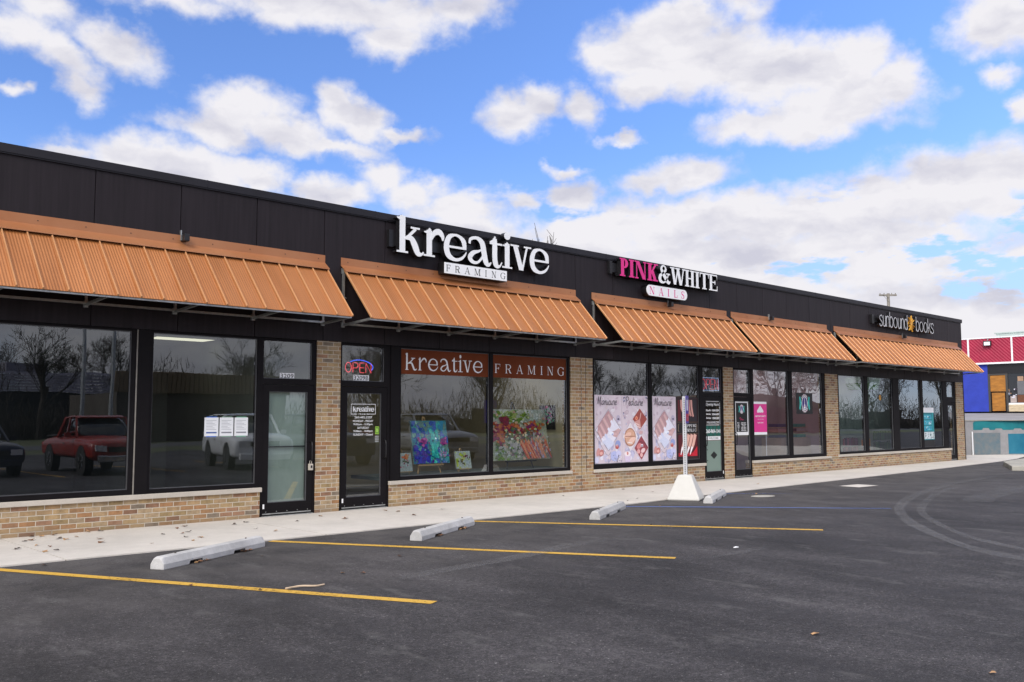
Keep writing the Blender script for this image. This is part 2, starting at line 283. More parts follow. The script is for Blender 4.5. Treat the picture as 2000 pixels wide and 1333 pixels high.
def awning_mat():
    m = bpy.data.materials.new('copper_painted_steel'); m.use_nodes = True; nt = m.node_tree; b = nt.nodes['Principled BSDF']; N = nt.nodes.new; L = nt.links.new
    g = N('ShaderNodeNewGeometry'); sp = N('ShaderNodeSeparateXYZ'); L(g.outputs['Position'], sp.inputs[0])
    si = N('ShaderNodeMath'); si.operation = 'MULTIPLY'; L(sp.outputs[0], si.inputs[0]); si.inputs[1].default_value = 2*math.pi/.0381
    sn = N('ShaderNodeMath'); sn.operation = 'SINE'; L(si.outputs[0], sn.inputs[0])
    bp = N('ShaderNodeBump'); bp.inputs['Distance'].default_value = .0022; bp.inputs['Strength'].default_value = .8; L(sn.outputs[0], bp.inputs['Height']); L(bp.outputs[0], b.inputs['Normal'])
    n = N('ShaderNodeTexNoise'); n.inputs['Scale'].default_value = 1.6; n.inputs['Detail'].default_value = 5
    mp = N('ShaderNodeMapping'); mp.inputs['Scale'].default_value = (1.2, .6, .35); L(g.outputs['Position'], mp.inputs[0]); L(mp.outputs[0], n.inputs['Vector'])
    mx = N('ShaderNodeMix'); mx.data_type = 'RGBA'; mr = N('ShaderNodeMapRange'); L(n.outputs['Fac'], mr.inputs['Value']); mr.inputs['From Min'].default_value = .35; mr.inputs['From Max'].default_value = .65
    L(mr.outputs[0], mx.inputs[0]); mx.inputs[6].default_value = (.40, .148, .044, 1); mx.inputs[7].default_value = (.47, .184, .060, 1)
    # each rolled panel differs a little, with faint run-off streaks down the slope
    fl = N('ShaderNodeMath'); fl.operation = 'MULTIPLY'; L(sp.outputs[0], fl.inputs[0]); fl.inputs[1].default_value = 1/.305
    f2 = N('ShaderNodeMath'); f2.operation = 'FLOOR'; L(fl.outputs[0], f2.inputs[0]); wn = N('ShaderNodeTexWhiteNoise'); wn.noise_dimensions = '1D'; L(f2.outputs[0], wn.inputs['W'])
    n5 = N('ShaderNodeTexNoise'); n5.inputs['Scale'].default_value = 1; n5.inputs['Detail'].default_value = 6; mp5 = N('ShaderNodeMapping'); mp5.inputs['Scale'].default_value = (22, .8, .8); L(g.outputs['Position'], mp5.inputs[0]); L(mp5.outputs[0], n5.inputs['Vector'])
    a1 = N('ShaderNodeMapRange'); L(wn.outputs['Value'], a1.inputs['Value']); a1.inputs['To Min'].default_value = .93; a1.inputs['To Max'].default_value = 1.07
    a2 = N('ShaderNodeMapRange'); L(n5.outputs['Fac'], a2.inputs['Value']); a2.inputs['From Min'].default_value = .3; a2.inputs['From Max'].default_value = .7; a2.inputs['To Min'].default_value = .92; a2.inputs['To Max'].default_value = 1.05
    a3 = N('ShaderNodeMath'); a3.operation = 'MULTIPLY'; L(a1.outputs[0], a3.inputs[0]); L(a2.outputs[0], a3.inputs[1]); vs_ = N('ShaderNodeVectorMath'); vs_.operation = 'SCALE'; L(mx.outputs[2], vs_.inputs[0]); L(a3.outputs[0], vs_.inputs['Scale']); L(vs_.outputs[0], b.inputs['Base Color'])
    b.inputs['Metallic'].default_value = .35; b.inputs['Roughness'].default_value = .38
    return m
def asphalt_mat():
    m = bpy.data.materials.new('worn_asphalt'); m.use_nodes = True; nt = m.node_tree; b = nt.nodes['Principled BSDF']; N = nt.nodes.new; L = nt.links.new
    g = N('ShaderNodeNewGeometry'); P_ = g.outputs['Position']
    def noise(s, d=6, r=.6, sc=None, rz=0):
        n = N('ShaderNodeTexNoise'); n.inputs['Scale'].default_value = s; n.inputs['Detail'].default_value = d; n.inputs['Roughness'].default_value = r
        if sc:
            mp = N('ShaderNodeMapping'); mp.inputs['Scale'].default_value = sc; mp.inputs['Rotation'].default_value = (0, 0, rz); L(P_, mp.inputs[0]); L(mp.outputs[0], n.inputs['Vector'])
        else: L(P_, n.inputs['Vector'])
        return n.outputs['Fac']
    def rng(v, a, b_, c, d):
        r_ = N('ShaderNodeMapRange'); L(v, r_.inputs['Value'])
        for k, q in zip(('From Min', 'From Max', 'To Min', 'To Max'), (a, b_, c, d)): r_.inputs[k].default_value = q
        return r_.outputs[0]
    def mul(a, b_):
        q = N('ShaderNodeMath'); q.operation = 'MULTIPLY'; L(a, q.inputs[0]); L(b_, q.inputs[1]); return q.outputs[0]
    f = rng(noise(.42, 6, .6, (1, .7, 1), R(20)), .38, .62, .66, 1.28)
    f = mul(f, rng(noise(1.7, 6, .65, (1, .45, 1), R(-18)), .38, .64, .70, 1.28))
    f = mul(f, rng(noise(75, 5, .9), .38, .62, .18, 1.95)); f = mul(f, rng(noise(27, 4, .75), .36, .64, .52, 1.52)); f = mul(f, rng(noise(10, 3, .7), .36, .64, .80, 1.22))
    # pale aggregate chips and dark pits
    vo = N('ShaderNodeTexVoronoi'); vo.inputs['Scale'].default_value = 75; L(P_, vo.inputs['Vector'])
    sep = N('ShaderNodeSeparateColor'); L(vo.outputs['Color'], sep.inputs[0])
    chip = rng(sep.outputs[0], .88, .99, 0, .55)
    near = rng(vo.outputs['Distance'], .25, .5, 1, 0)
    ch = mul(chip, near)
    st = rng(noise(1.1, 4, .6, (1, .5, 1), R(25)), .52, .66, 0, 1)     # dark oil patches in the bays
    col = N('ShaderNodeMix'); col.data_type = 'RGBA'; L(ch, col.inputs[0]); col.inputs[6].default_value = (.0375, .0345, .0352, 1); col.inputs[7].default_value = (.26, .25, .235, 1)
    c2 = N('ShaderNodeVectorMath'); c2.operation = 'SCALE'; L(col.outputs[2], c2.inputs[0]); L(f, c2.inputs['Scale'])
    c3 = N('ShaderNodeMix'); c3.data_type = 'RGBA'; L(mul(st, rng(noise(14, 4), .3, .7, .2, .8)), c3.inputs[0]); L(c2.outputs[0], c3.inputs[6]); c3.inputs[7].default_value = (.030, .028, .030, 1)
    scuff = mul(rng(noise(3.4, 5, .6, (1, .42, 1), R(-32)), .58, .68, 0, .6), rng(noise(38, 3), .35, .6, .3, 1))
    c3b = N('ShaderNodeMix'); c3b.data_type = 'RGBA'; L(scuff, c3b.inputs[0]); L(c3.outputs[2], c3b.inputs[6]); c3b.inputs[7].default_value = (.125, .12, .115, 1); c3 = c3b
    # dusty lighter strip near the pavement
    sp = N('ShaderNodeSeparateXYZ'); L(P_, sp.inputs[0])
    dst = mul(rng(sp.outputs[1], -7.0, -2.4, 0, .72), rng(noise(1.6, 6, .65), .35, .62, .12, 1))
    c4 = N('ShaderNodeMix'); c4.data_type = 'RGBA'; L(dst, c4.inputs[0]); L(c3.outputs[2], c4.inputs[6]); c4.inputs[7].default_value = (.105, .096, .090, 1)
    L(c4.outputs[2], b.inputs['Base Color']); b.inputs['Roughness'].default_value = .82; b.inputs['Specular IOR Level'].default_value = .35
    bp = N('ShaderNodeBump'); bp.inputs['Distance'].default_value = .008; bp.inputs['Strength'].default_value = 1; L(noise(90, 5, .8), bp.inputs['Height']); L(bp.outputs[0], b.inputs['Normal'])
    return m
def soft_mark_mat(name, col, dens=.7, ns=30, thr=(.35, .65)):
    """thin worn film on the ground, patchy"""
    m = bpy.data.materials.new(name); m.use_nodes = True; nt = m.node_tree; b = nt.nodes['Principled BSDF']; N = nt.nodes.new; L = nt.links.new
    b.inputs['Base Color'].default_value = (*col, 1); b.inputs['Roughness'].default_value = .75
    g = N('ShaderNodeNewGeometry'); n = N('ShaderNodeTexNoise'); n.inputs['Scale'].default_value = ns; n.inputs['Detail'].default_value = 6; n.inputs['Roughness'].default_value = .75; L(g.outputs['Position'], n.inputs['Vector'])
    n2 = N('ShaderNodeTexNoise'); n2.inputs['Scale'].default_value = 1.1; n2.inputs['Detail'].default_value = 3; L(g.outputs['Position'], n2.inputs['Vector'])
    mr = N('ShaderNodeMapRange'); L(n.outputs['Fac'], mr.inputs['Value']); mr.inputs['From Min'].default_value = thr[0]; mr.inputs['From Max'].default_value = thr[1]; mr.inputs['To Max'].default_value = dens
    m2 = N('ShaderNodeMapRange'); L(n2.outputs['Fac'], m2.inputs['Value']); m2.inputs['From Min'].default_value = .25; m2.inputs['From Max'].default_value = .6; m2.inputs['To Min'].default_value = .45
    at = N('ShaderNodeAttribute'); at.attribute_name = 'Col'
    q = N('ShaderNodeMath'); q.operation = 'MULTIPLY'; L(mr.outputs[0], q.inputs[0]); L(m2.outputs[0], q.inputs[1])
    q2 = N('ShaderNodeMath'); q2.operation = 'MULTIPLY'; q2.use_clamp = True; L(q.outputs[0], q2.inputs[0]); L(at.outputs['Fac'], q2.inputs[1])
    L(q2.outputs[0], b.inputs['Alpha'])
    return m
def concrete_mat(name, col, stain=.25, fine=.12, scale=1.0):
    m = bpy.data.materials.new(name); m.use_nodes = True; nt = m.node_tree; b = nt.nodes['Principled BSDF']; N = nt.nodes.new; L = nt.links.new
    g = N('ShaderNodeNewGeometry')
    def nz(s, d, r):
        n = N('ShaderNodeTexNoise'); n.inputs['Scale'].default_value = s*scale; n.inputs['Detail'].default_value = d; n.inputs['Roughness'].default_value = r; L(g.outputs['Position'], n.inputs['Vector']); return n.outputs['Fac']
    def rng(v, a, b_, c, d):
        r_ = N('ShaderNodeMapRange'); L(v, r_.inputs['Value'])
        for k, q in zip(('From Min', 'From Max', 'To Min', 'To Max'), (a, b_, c, d)): r_.inputs[k].default_value = q
        return r_.outputs[0]
    a = rng(nz(.8, 6, .6), .3, .7, 1-stain, 1+stain*.5); c = rng(nz(60, 4, .7), .3, .7, 1-fine, 1+fine); d_ = rng(nz(5, 6, .7), .3, .7, 1-stain*.5, 1+stain*.3)
    q = N('ShaderNodeMath'); q.operation = 'MULTIPLY'; L(a, q.inputs[0]); L(c, q.inputs[1]); q2 = N('ShaderNodeMath'); q2.operation = 'MULTIPLY'; L(q.outputs[0], q2.inputs[0]); L(d_, q2.inputs[1])
    v = N('ShaderNodeVectorMath'); v.operation = 'SCALE'; v.inputs[0].default_value = col; L(q2.outputs[0], v.inputs['Scale']); L(v.outputs[0], b.inputs['Base Color'])
    b.inputs['Roughness'].default_value = .9
    bp = N('ShaderNodeBump'); bp.inputs['Distance'].default_value = .0025; L(nz(90, 4, .6), bp.inputs['Height']); L(bp.outputs[0], b.inputs['Normal'])
    return m

M = {}
M['brick'] = brick_mat(); M['glass'] = glass_mat(); M['awn'] = awning_mat(); M['asph'] = asphalt_mat()
M['glassR'] = glass_mat('purple_tinged_glass', (.74, .74, .78), .24, .0024)
M['clad'] = mat('black_cladding', (.0165, .0125, .0150), .55, 0, var=.22, vs=2.2, streak=(9, 9, .35), spec=.22)
M['cap'] = mat('black_cap_flashing', (.013, .012, .016), .5, 0, var=.2, vs=1.2, spec=.3)
M['frame'] = mat('black_anodised_frame', (.0065, .0052, .0062), .6, 0, var=.2, vs=2, spec=.14)
M['bead'] = mat('grey_glazing_bead', (.10, .10, .105), .45, .3, var=.2, vs=5)
M['seal'] = mat('pale_sealant_line', (.26, .24, .21), .6, var=.2, vs=8)
M['stone'] = concrete_mat('cast_stone_sill', (.52, .47, .40), .14, .06)
M['walk'] = concrete_mat('pavement_concrete', (.56, .52, .465), .13, .06)
M['wheelstop'] = concrete_mat('wheel_stop_concrete', (.50, .49, .475), .22, .14, 2.2)
M['whitecon'] = concrete_mat('white_painted_concrete', (.56, .545, .505), .07, .03, 2)
M['kerb'] = concrete_mat('kerb_concrete', (.38, .36, .31), .25, .12)
M['oldcon'] = concrete_mat('grey_painted_block', (.27, .265, .27), .22, .08)
M['darkgap'] = mat('dark_joint', (.03, .027, .025), .9, var=.2)
M['wallin'] = mat('interior_wall_grey', (.19, .205, .19), .8, var=.15, vs=1)
M['walltan'] = mat('interior_wall_tan', (.36, .30, .19), .8, var=.15, vs=1)
M['wallpurple'] = mat('interior_wall_mauve', (.42, .30, .34), .8, var=.15, vs=1)
M['ceilin'] = mat('interior_ceiling', (.14, .14, .14), .85, var=.1, vs=1)
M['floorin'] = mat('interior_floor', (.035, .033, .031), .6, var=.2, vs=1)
M['galv'] = mat('galvanised_steel', (.42, .43, .42), .38, .75, var=.25, vs=12)
M['yellow'] = soft_mark_mat('yellow_road_paint', (.56, .33, .045), 1.45, 24, (.26, .52))
M['blueline'] = soft_mark_mat('faded_blue_road_paint', (.10, .16, .38), 1.3, 40, (.25, .5))
M['tyre'] = soft_mark_mat('dusty_tyre_mark', (.20, .195, .195), .75, 30, (.36, .66))
M['white'] = mat('white_acrylic', (.80, .81, .82), .35, var=.04, vs=4)
M['black'] = mat('black_enamel', (.010, .0095, .011), .4, .1, var=.2, vs=5)
M['pinkac'] = mat('magenta_acrylic', lin(214, 30, 128), .35, var=.06, vs=4)
M['gold'] = mat('golden_acrylic', lin(214, 160, 62), .4, .1, var=.15, vs=6)
M['print'] = print_mat('printed_film', .45, .4, .12, 55)
M['paint'] = print_mat('brushed_oil_paint', .55, .4, .55, 38)
M['printflat'] = print_mat('flat_vinyl_print', .45, .4, .03, 20)
M['film'] = mat('frosted_film', (.34, .39, .35), .5, var=.15, vs=1.3, streak=(2, 2, .8))
M['vinylw'] = mat('white_vinyl', (.80, .80, .80), .5, var=.04, vs=20)
M['vinylb'] = mat('black_vinyl', (.012, .012, .012), .5, var=.1, vs=20)
M['rust'] = mat('rust_brown_film', (.150, .036, .012), .6, var=.1, vs=1.5, spec=.1)
M['wood'] = mat('pine_wood', (.50, .30, .13), .55, var=.25, vs=4, streak=(1, 1, 6))
M['neonr'] = mat('red_neon_tube', (.8, .1, .1), .4, emit=(1, .085, .12), es=.85, var=.01)
M['neonb'] = mat('blue_neon_tube', (.1, .15, .9), .4, emit=(.06, .14, 1), es=1.0, var=.01)
M['lamp'] = mat('lit_ceiling_panel', (.8, .8, .7), .5, emit=(1, .93, .72), es=.75, var=.01)
M['tube'] = mat('lit_fluorescent_tube', (.8, .8, .8), .5, emit=(.9, 1, .95), es=1.6, var=.01)
M['purple'] = mat('purple_sign_blue', (.055, .03, .36), .4, var=.05)
M['bark'] = mat('grey_brown_bark', (.07, .058, .048), .9, var=.3, vs=6, bump=.01, bs=20)
M['twig'] = mat('thin_dark_twigs', (.055, .047, .04), .9, var=.2, vs=3)
M['rubber'] = mat('tyre_rubber', (.02, .02, .02), .8, var=.2, vs=20)
M['chrome'] = mat('bright_trim', (.55, .56, .58), .25, .9, var=.1, vs=10)
M['carglass'] = mat('dark_car_glass', (.02, .025, .03), .06, var=.05, spec=.8)
M['redcar'] = mat('faded_red_car_paint', (.26, .024, .018), .3, var=.12, vs=2)
M['whitecar'] = mat('white_car_paint', (.72, .73, .74), .25, var=.03, vs=2)
M['greycar'] = mat('silver_grey_car_paint', (.33, .34, .36), .25, .5, var=.05, vs=2)
M['darkcar'] = mat('dark_blue_grey_car_paint', (.03, .035, .055), .22, .4, var=.05, vs=2)
M['lens'] = mat('clear_lamp_lens', (.6, .6, .6), .1, var=.05)
M['redlens'] = mat('red_lamp_lens', (.4, .02, .02), .2, var=.05)

# ---------------------------------------------------------------- lettering drawn as strokes (units: x-height or cap height = 1)
def ribbon(pts, w, n=5, smooth=True):
    """centre line (x, y) with full widths -> (left, right) edges"""
    w = w if isinstance(w, (list, tuple)) else [w]*len(pts)
    q = [(p[0], p[1], ww) for p, ww in zip(pts, w)]
    if smooth and len(q) > 2: q = catmull(q, n)
    Lp, Rp = [], []
    for i, (x, y, ww) in enumerate(q):
        a = q[max(i-1, 0)]; b = q[min(i+1, len(q)-1)]; dx, dy = b[0]-a[0], b[1]-a[1]; l = math.hypot(dx, dy) or 1
        nx, ny = -dy/l*ww/2, dx/l*ww/2
        Lp.append((x+nx, y+ny)); Rp.append((x-nx, y-ny))
    return Lp, Rp
def seg(x0, y0, x1, y1, w): return ribbon([(x0, y0), (x1, y1)], w, smooth=False)
def hseg(x0, y0, x1, y1, w): return ([(x0-w/2, y0), (x1-w/2, y1)], [(x0+w/2, y0), (x1+w/2, y1)])     # slanted stem with flat ends
def arc(cx, cy, rx, ry, a0, a1, wx, wy, n=26):
    Lp, Rp = [], []
    for i in range(n+1):
        t = R(a0+(a1-a0)*i/n); c, s_ = math.cos(t), math.sin(t)
        Lp.append((cx+rx*c, cy+ry*s_)); Rp.append((cx+(rx-wx)*c, cy+(ry-wy)*s_))
    return Lp, Rp
def slab(x, y, hw, h, d=1):      # serif with a bracket
    return ([(x-hw, y), (x-hw*.45, y+d*h*.2), (x-hw*.2, y+d*h*1.6)][::-1] + [], [(x-hw, y)]*0) if False else seg(x-hw, y+d*h/2, x+hw, y+d*h/2, h)
def dot(cx, cy, rx, ry): return arc(cx, cy, rx, ry, 0, 360, rx*.98, ry*.98)

def serif_caps(ch, w, T, h, sf):
    """high-contrast serif capitals. T stem, h hairline, sf serif reach"""
    g = []; st = T/2
    def stem(x, top=True, bot=True, t=T, y0=0, y1=1):
        g.append(hseg(x, y0, x, y1, t))
        if bot: g.append(slab(x, y0, t/2+sf, h)); 
        if top: g.append(slab(x, y1-h, t/2+sf, h))
    e = T/2+sf; r_ = w-e
    if ch == 'I': stem(w/2)
    elif ch in 'FE':
        stem(e); g.append(seg(e, 1-h/2, w-h, 1-h/2, h)); g.append(([(w-h*1.2, 1), (w, .70)], [(w-h*.1, 1), (w-h*.2, .70)]))
        g.append(seg(e, .52, w*.72, .52, h)); g.append(hseg(w*.72, .40, w*.72, .64, h))
        if ch == 'E': g.append(seg(e, h/2, w-h, h/2, h)); g.append(([(w-h*1.2, 0), (w-h*.2, .32)], [(w, 0), (w+.01, .32)]))
    elif ch == 'L': stem(e); g.append(seg(e, h/2, w-h, h/2, h)); g.append(([(w-h*1.2, 0), (w-h*.2, .34)], [(w, 0), (w+.01, .34)]))
    elif ch == 'T':
        stem(w/2, top=False); g.append(seg(0, 1-h/2, w, 1-h/2, h))
        g.append(([(0, 1), (0, .70)], [(h*1.3, 1), (h*.3, .70)])); g.append(([(w-h*1.3, 1), (w-h*.3, .70)], [(w, 1), (w, .70)]))
    elif ch == 'H': stem(e); stem(r_); g.append(seg(e, .5, r_, .5, h))
    elif ch in 'PRD':
        stem(e)
        if ch == 'D': g.append(arc(e, .5, w-e, .5, -90, 90, T, h)); 
        else:
            g.append(arc(w*.48, .73, w*.46, .27, -90, 90, T*.95, h)); g.append(seg(e, 1-h/2, w*.48, 1-h/2, h)); g.append(seg(e, .46+h/2, w*.48, .46+h/2, h))
            if ch == 'R': g.append(ribbon([(w*.45, .48), (w*.66, .35), (w*.78, .10), (w*.98, .03)], [h, T, T, h]))
    elif ch == 'N':
        x0 = sf+h/2; x1 = w-sf-h/2
        g.append(hseg(x0, 0, x0, 1, h)); g.append(hseg(x1, 0, x1, 1, h)); g.append(hseg(x0-h*.2+T*.35, 1, x1-T*.35+h*.3, 0, T*1.12))
        g.append(slab(x0, 0, sf+h/2, h)); g.append(slab(x0-sf*.2, 1-h, sf+h/2, h)); g.append(slab(x1, 1-h, sf+h/2, h))
    elif ch == 'M':
        x0 = sf+h/2; x1 = w-sf-T/2
        g += [hseg(x0, 0, x0, 1, h), hseg(x1, 0, x1, 1, T), hseg(x0+T*.3, 1, w*.48, .05, T), hseg(w*.5, .05, x1-T*.3, 1, h), slab(x0, 0, sf+h/2, h), slab(x1, 0, sf+T/2, h), slab(x0, 1-h, sf+h/2, h), slab(x1, 1-h, sf+T/2, h)]
    elif ch == 'A':
        g += [hseg(sf+h/2, 0, w*.5-T*.2, 1, h), hseg(w*.5, 1, w-sf-T/2, 0, T), seg(w*.26, .34, w*.72, .34, h), slab(sf+h/2, 0, sf+h/2, h), slab(w-sf-T/2, 0, sf+T/2, h)]
    elif ch == 'V': g += [hseg(sf+T/2, 1, w*.5, 0, T), hseg(w*.54, 0, w-sf-h/2, 1, h), slab(sf+T/2, 1-h, sf+T/2, h), slab(w-sf-h/2, 1-h, sf+h/2, h)]
    elif ch == 'W':
        g += [hseg(sf+T/2, 1, w*.32, 0, T), hseg(w*.35, 0, w*.52, 1, h*1.4), hseg(w*.5, 1, w*.71, 0, T), hseg(w*.74, 0, w-sf-h/2, 1, h*1.3), slab(sf+T/2, 1-h, sf+T/2, h), slab(w*.5, 1-h, sf+T/2, h), slab(w-sf-h/2, 1-h, sf+h/2, h)]
    elif ch == 'K':
        stem(e); g += [seg(e+T*.3, .40, w-sf-h*1.2, .97, h*1.5), hseg(w*.45, .60, w-sf-T/2, 0, T), slab(w-sf-T*.3, 1-h, sf+T*.35, h), slab(w-sf-T/2, 0, sf+T*.5, h)]
    elif ch == 'Y': g += [hseg(w/2, 0, w/2, .45, T), hseg(sf+T/2, 1, w/2, .42, T), hseg(w*.54, .42, w-sf-h/2, 1, h), slab(w/2, 0, T/2+sf, h), slab(sf+T/2, 1-h, sf+T/2, h), slab(w-sf, 1-h, sf, h)]
    elif ch == 'S':
        g.append(ribbon([(w*.90, .74), (w*.80, .93), (w*.5, .985), (w*.18, .86), (w*.2, .63), (w*.5, .50), (w*.82, .36), (w*.80, .12), (w*.48, .015), (w*.15, .07), (w*.07, .27)], [h*.6, h, h, T*.8, T*.85, T*1.05, T*.85, T*.7, h, h, h*.6]))
        g += [hseg(w*.93, .70, w*.93, .99, h*.8), hseg(w*.06, .01, w*.06, .30, h*.8)]
    elif ch in 'CG':
        g.append(arc(w*.54, .5, w*.54, .51, 38, 322, T, h)); g.append(hseg(w*.94, .70, w*.94, .98, h))
        if ch == 'G': g.append(hseg(w*.9-T*.2, .05, w*.9-T*.2, .44, T)); g.append(slab(w*.88-T*.2, .42, sf+T*.55, h))
    elif ch == '&':
        g.append(ribbon([(w*.98, .52), (w*.84, .50), (w*.66, .18), (w*.40, .01), (w*.12, .10), (w*.10, .34), (w*.34, .55), (w*.60, .76), (w*.52, .96), (w*.33, .97), (w*.22, .80), (w*.34, .58), (w*.62, .24), (w*.84, .03), (w*1.0, .12)], [h, h, h*1.4, h*1.4, T, T, h*1.6, T*.7, h*1.2, h*1.3, T*.8, T, T*1.1, T*.8, h]))
        g.append(slab(w*.80, .50, w*.16, h))
    return g
def old_lower(ch, w, T, h):
    """rounded old-style lower case; x height 1, ascender 1.34"""
    g = []
    def foot(x, hw=None): g.append(slab(x, 0, hw or T*.95, h*.9))
    if ch == 'k':
        x = T*1.0; g.append(hseg(x, 0, x, 1.34, T)); foot(x, T); g.append(ribbon([(x-T*1.0, 1.26), (x-T*.4, 1.25), (x+T*.1, 1.32)], [h*.5, h*1.6, h*1.8]))
        g.append(ribbon([(x+T*.3, .50), (w*.46, .66), (w*.70, .93)], [h*1.2, h*1.4, h*1.6])); g.append(slab(w*.68, .92, w*.17, h*.95))
        g.append(ribbon([(x+T*.4, .53), (w*.52, .56), (w*.66, .34), (w*.78, .06), (w*.92, .03), (w*1.0, .12)], [h, T*.8, T*1.05, T*.9, h*1.4, h*.8]))
    elif ch == 'r':
        x = T*1.0; g.append(hseg(x, 0, x, .98, T)); foot(x, T*1.05); g.append(ribbon([(x-T*.95, .90), (x-T*.3, .91), (x+T*.2, 1.04)], [h*.5, h*1.5, h*1.4]))
        g.append(ribbon([(x+T*.3, .62), (w*.52, .90), (w*.76, .97), (w*.93, .83), (w*.95, .66)], [h*1.2, T*.75, T*.9, T*.7, h*.8]))
    elif ch == 'e':
        cen = [(w*.90, .52), (w*.86, .76), (w*.68, .925), (w*.46, .965), (w*.22, .84), (T*.5, .50), (w*.20, .17), (w*.48, .03), (w*.74, .09), (w*.90, .23), (w*.985, .38)]
        g.append(ribbon(cen, [T*.75, T*.85, T*.5, h*1.3, T*.8, T, T*.95, h*1.7, h*1.5, h*1.1, h*.5], 7)); g.append(seg(w*.10, .50, w*.90+T*.36, .50, h*1.15))
    elif ch == 'a':
        g.append(ribbon([(w*.07, .74), (w*.12, .93), (w*.38, 1.0), (w*.60, .84), (w*.68, .50), (w*.76, .14), (w*.88, .02), (w*1.0, .13)], [h*1.4, h*1.6, h*1.8, T, T*1.05, T, T*.6, h*.6]))
        g.append(ribbon([(w*.62, .60), (w*.46, .50), (w*.22, .40), (w*.09, .20), (w*.22, .045), (w*.42, .06), (w*.60, .26), (w*.66, .42)], [h, h*1.2, T*.7, T*.85, T*.55, h*1.3, h*1.3, h]))
    elif ch == 't':
        x = w*.42; g.append(ribbon([(x, 1.10), (x, .8), (x, .35), (x+T*.25, .08), (w*.78, .02), (w*1.0, .20)], [T*.8, T, T, T, h*1.4, h*.6])); g.append(slab(w*.52, .86, w*.5, h)); g.append(ribbon([(0.02, .93), (x-T*.3, 1.02), (x+T*.1, 1.18)], [h, h*1.3, h]))
    elif ch == 'i':
        x = w*.48; g.append(hseg(x, 0, x, .99, T)); foot(x, w*.5); g.append(ribbon([(0.02, .90), (x-T*.3, .91), (x+T*.1, 1.03)], [h*.6, h*1.4, h*1.2])); g.append(dot(x, 1.30-h*.1, T*.66, .15))
    elif ch == 'v':
        g += [hseg(w*.22, 1, w*.52, 0, T), hseg(w*.56, 0, w*.80, 1, h*1.4), slab(w*.20, 1-h*.9, w*.2, h*.9), slab(w*.82, 1-h*.9, w*.18, h*.9)]
    return g
def thin_lower(ch, w, T):
    """condensed light sans; x height 1, ascender 1.4"""
    g = []; c = w/2; k = T*.9
    if ch == 'o': g.append(arc(c, .5, c, .52, 0, 360, T, T*.75, 40))
    elif ch == 's': g.append(ribbon([(w*.93, .78), (w*.78, .96), (c, 1.0), (w*.14, .86), (w*.16, .66), (c, .50), (w*.86, .34), (w*.86, .12), (c, .0), (w*.16, .05), (w*.06, .22)], T*.95))
    elif ch == 'u': g.append(ribbon([(k/2, 1), (k/2, .35), (w*.22, .04), (w*.55, .02), (w*.82, .16), (w-k/2, .42)], T)); g.append(hseg(w-k/2, 0, w-k/2, 1, T))
    elif ch == 'n': g.append(ribbon([(w-k/2, 0), (w-k/2, .65), (w*.78, .95), (w*.46, .99), (w*.2, .84), (k/2, .58)], T)); g.append(hseg(k/2, 0, k/2, 1, T))
    elif ch == 'b': g.append(hseg(k/2, 0, k/2, 1.42, T)); g.append(ribbon([(k/2, .70), (w*.28, .96), (w*.62, .98), (w*.95, .72), (w*.97, .30), (w*.64, .02), (w*.28, .04), (k/2, .26)], T*.95))
    elif ch == 'd': g.append(hseg(w-k/2, 0, w-k/2, 1.42, T)); g.append(ribbon([(w-k/2, .70), (w*.72, .96), (w*.38, .98), (w*.05, .72), (w*.03, .30), (w*.36, .02), (w*.72, .04), (w-k/2, .26)], T*.95))
    elif ch == 'k': g.append(hseg(k/2, 0, k/2, 1.42, T)); g.append(ribbon([(k/2, .40), (w*.45, .62), (w*.70, .90), (w*.9, 1.0)], T*.9)); g.append(ribbon([(w*.36, .60), (w*.62, .42), (w*.8, .12), (w, .02)], T*.9))
    return g
def glyph_mesh(mb, strips, X0, Z0, sc, y_front, depth, col=None, step=.0006):
    """strips -> solid letters standing in the XZ plane, front face towards -Y"""
    for i, (Lp, Rp) in enumerate(strips):
        yf = y_front-i*step; n = len(Lp)
        vs = []
        for y in (yf, y_front+depth):
            for p in Lp: vs.append((X0+p[0]*sc, y, Z0+p[1]*sc))
            for p in Rp: vs.append((X0+p[0]*sc, y, Z0+p[1]*sc))
        fs = []
        for k in range(n-1):
            fs.append((k, k+1, n+k+1, n+k))
            if depth > 0:
                o = 2*n; fs += [(k+1, k, o+k, o+k+1), (n+k, n+k+1, o+n+k+1, o+n+k)]
        if depth > 0: o = 2*n; fs += [(0, n, o+n, o), (n+n-1, n-1, o+n-1, o+n+n-1)]
        else: vs = vs[:2*n]
        mb.add(vs, fs, col)
def letters(fn, spec, Z0, H, y_front, depth, mater, parent, T, h=None, sf=None, name='letter', single=False, side=None, col=None):
    """spec: (character, X0, X1). each letter a mesh of its own unless single"""
    one = MB()
    for ch, xa, xb in spec:
        w = (xb-xa)/H
        st = fn(ch, w, T, h, sf) if sf is not None else (fn(ch, w, T, h) if h is not None else fn(ch, w, T))
        mb = one if single else MB()
        glyph_mesh(mb, st, xa, Z0, H, y_front, .0015 if side and not single else depth, col)
        if side and not single:
            b2 = MB(); glyph_mesh(b2, st, xa, Z0, H, y_front+.0025, depth)
            o = b2.build(name, side, parent); mb.build('face', mater, o)
        elif not single: mb.build(name, mater, parent)
    if single: return one.build(name, mater, parent)
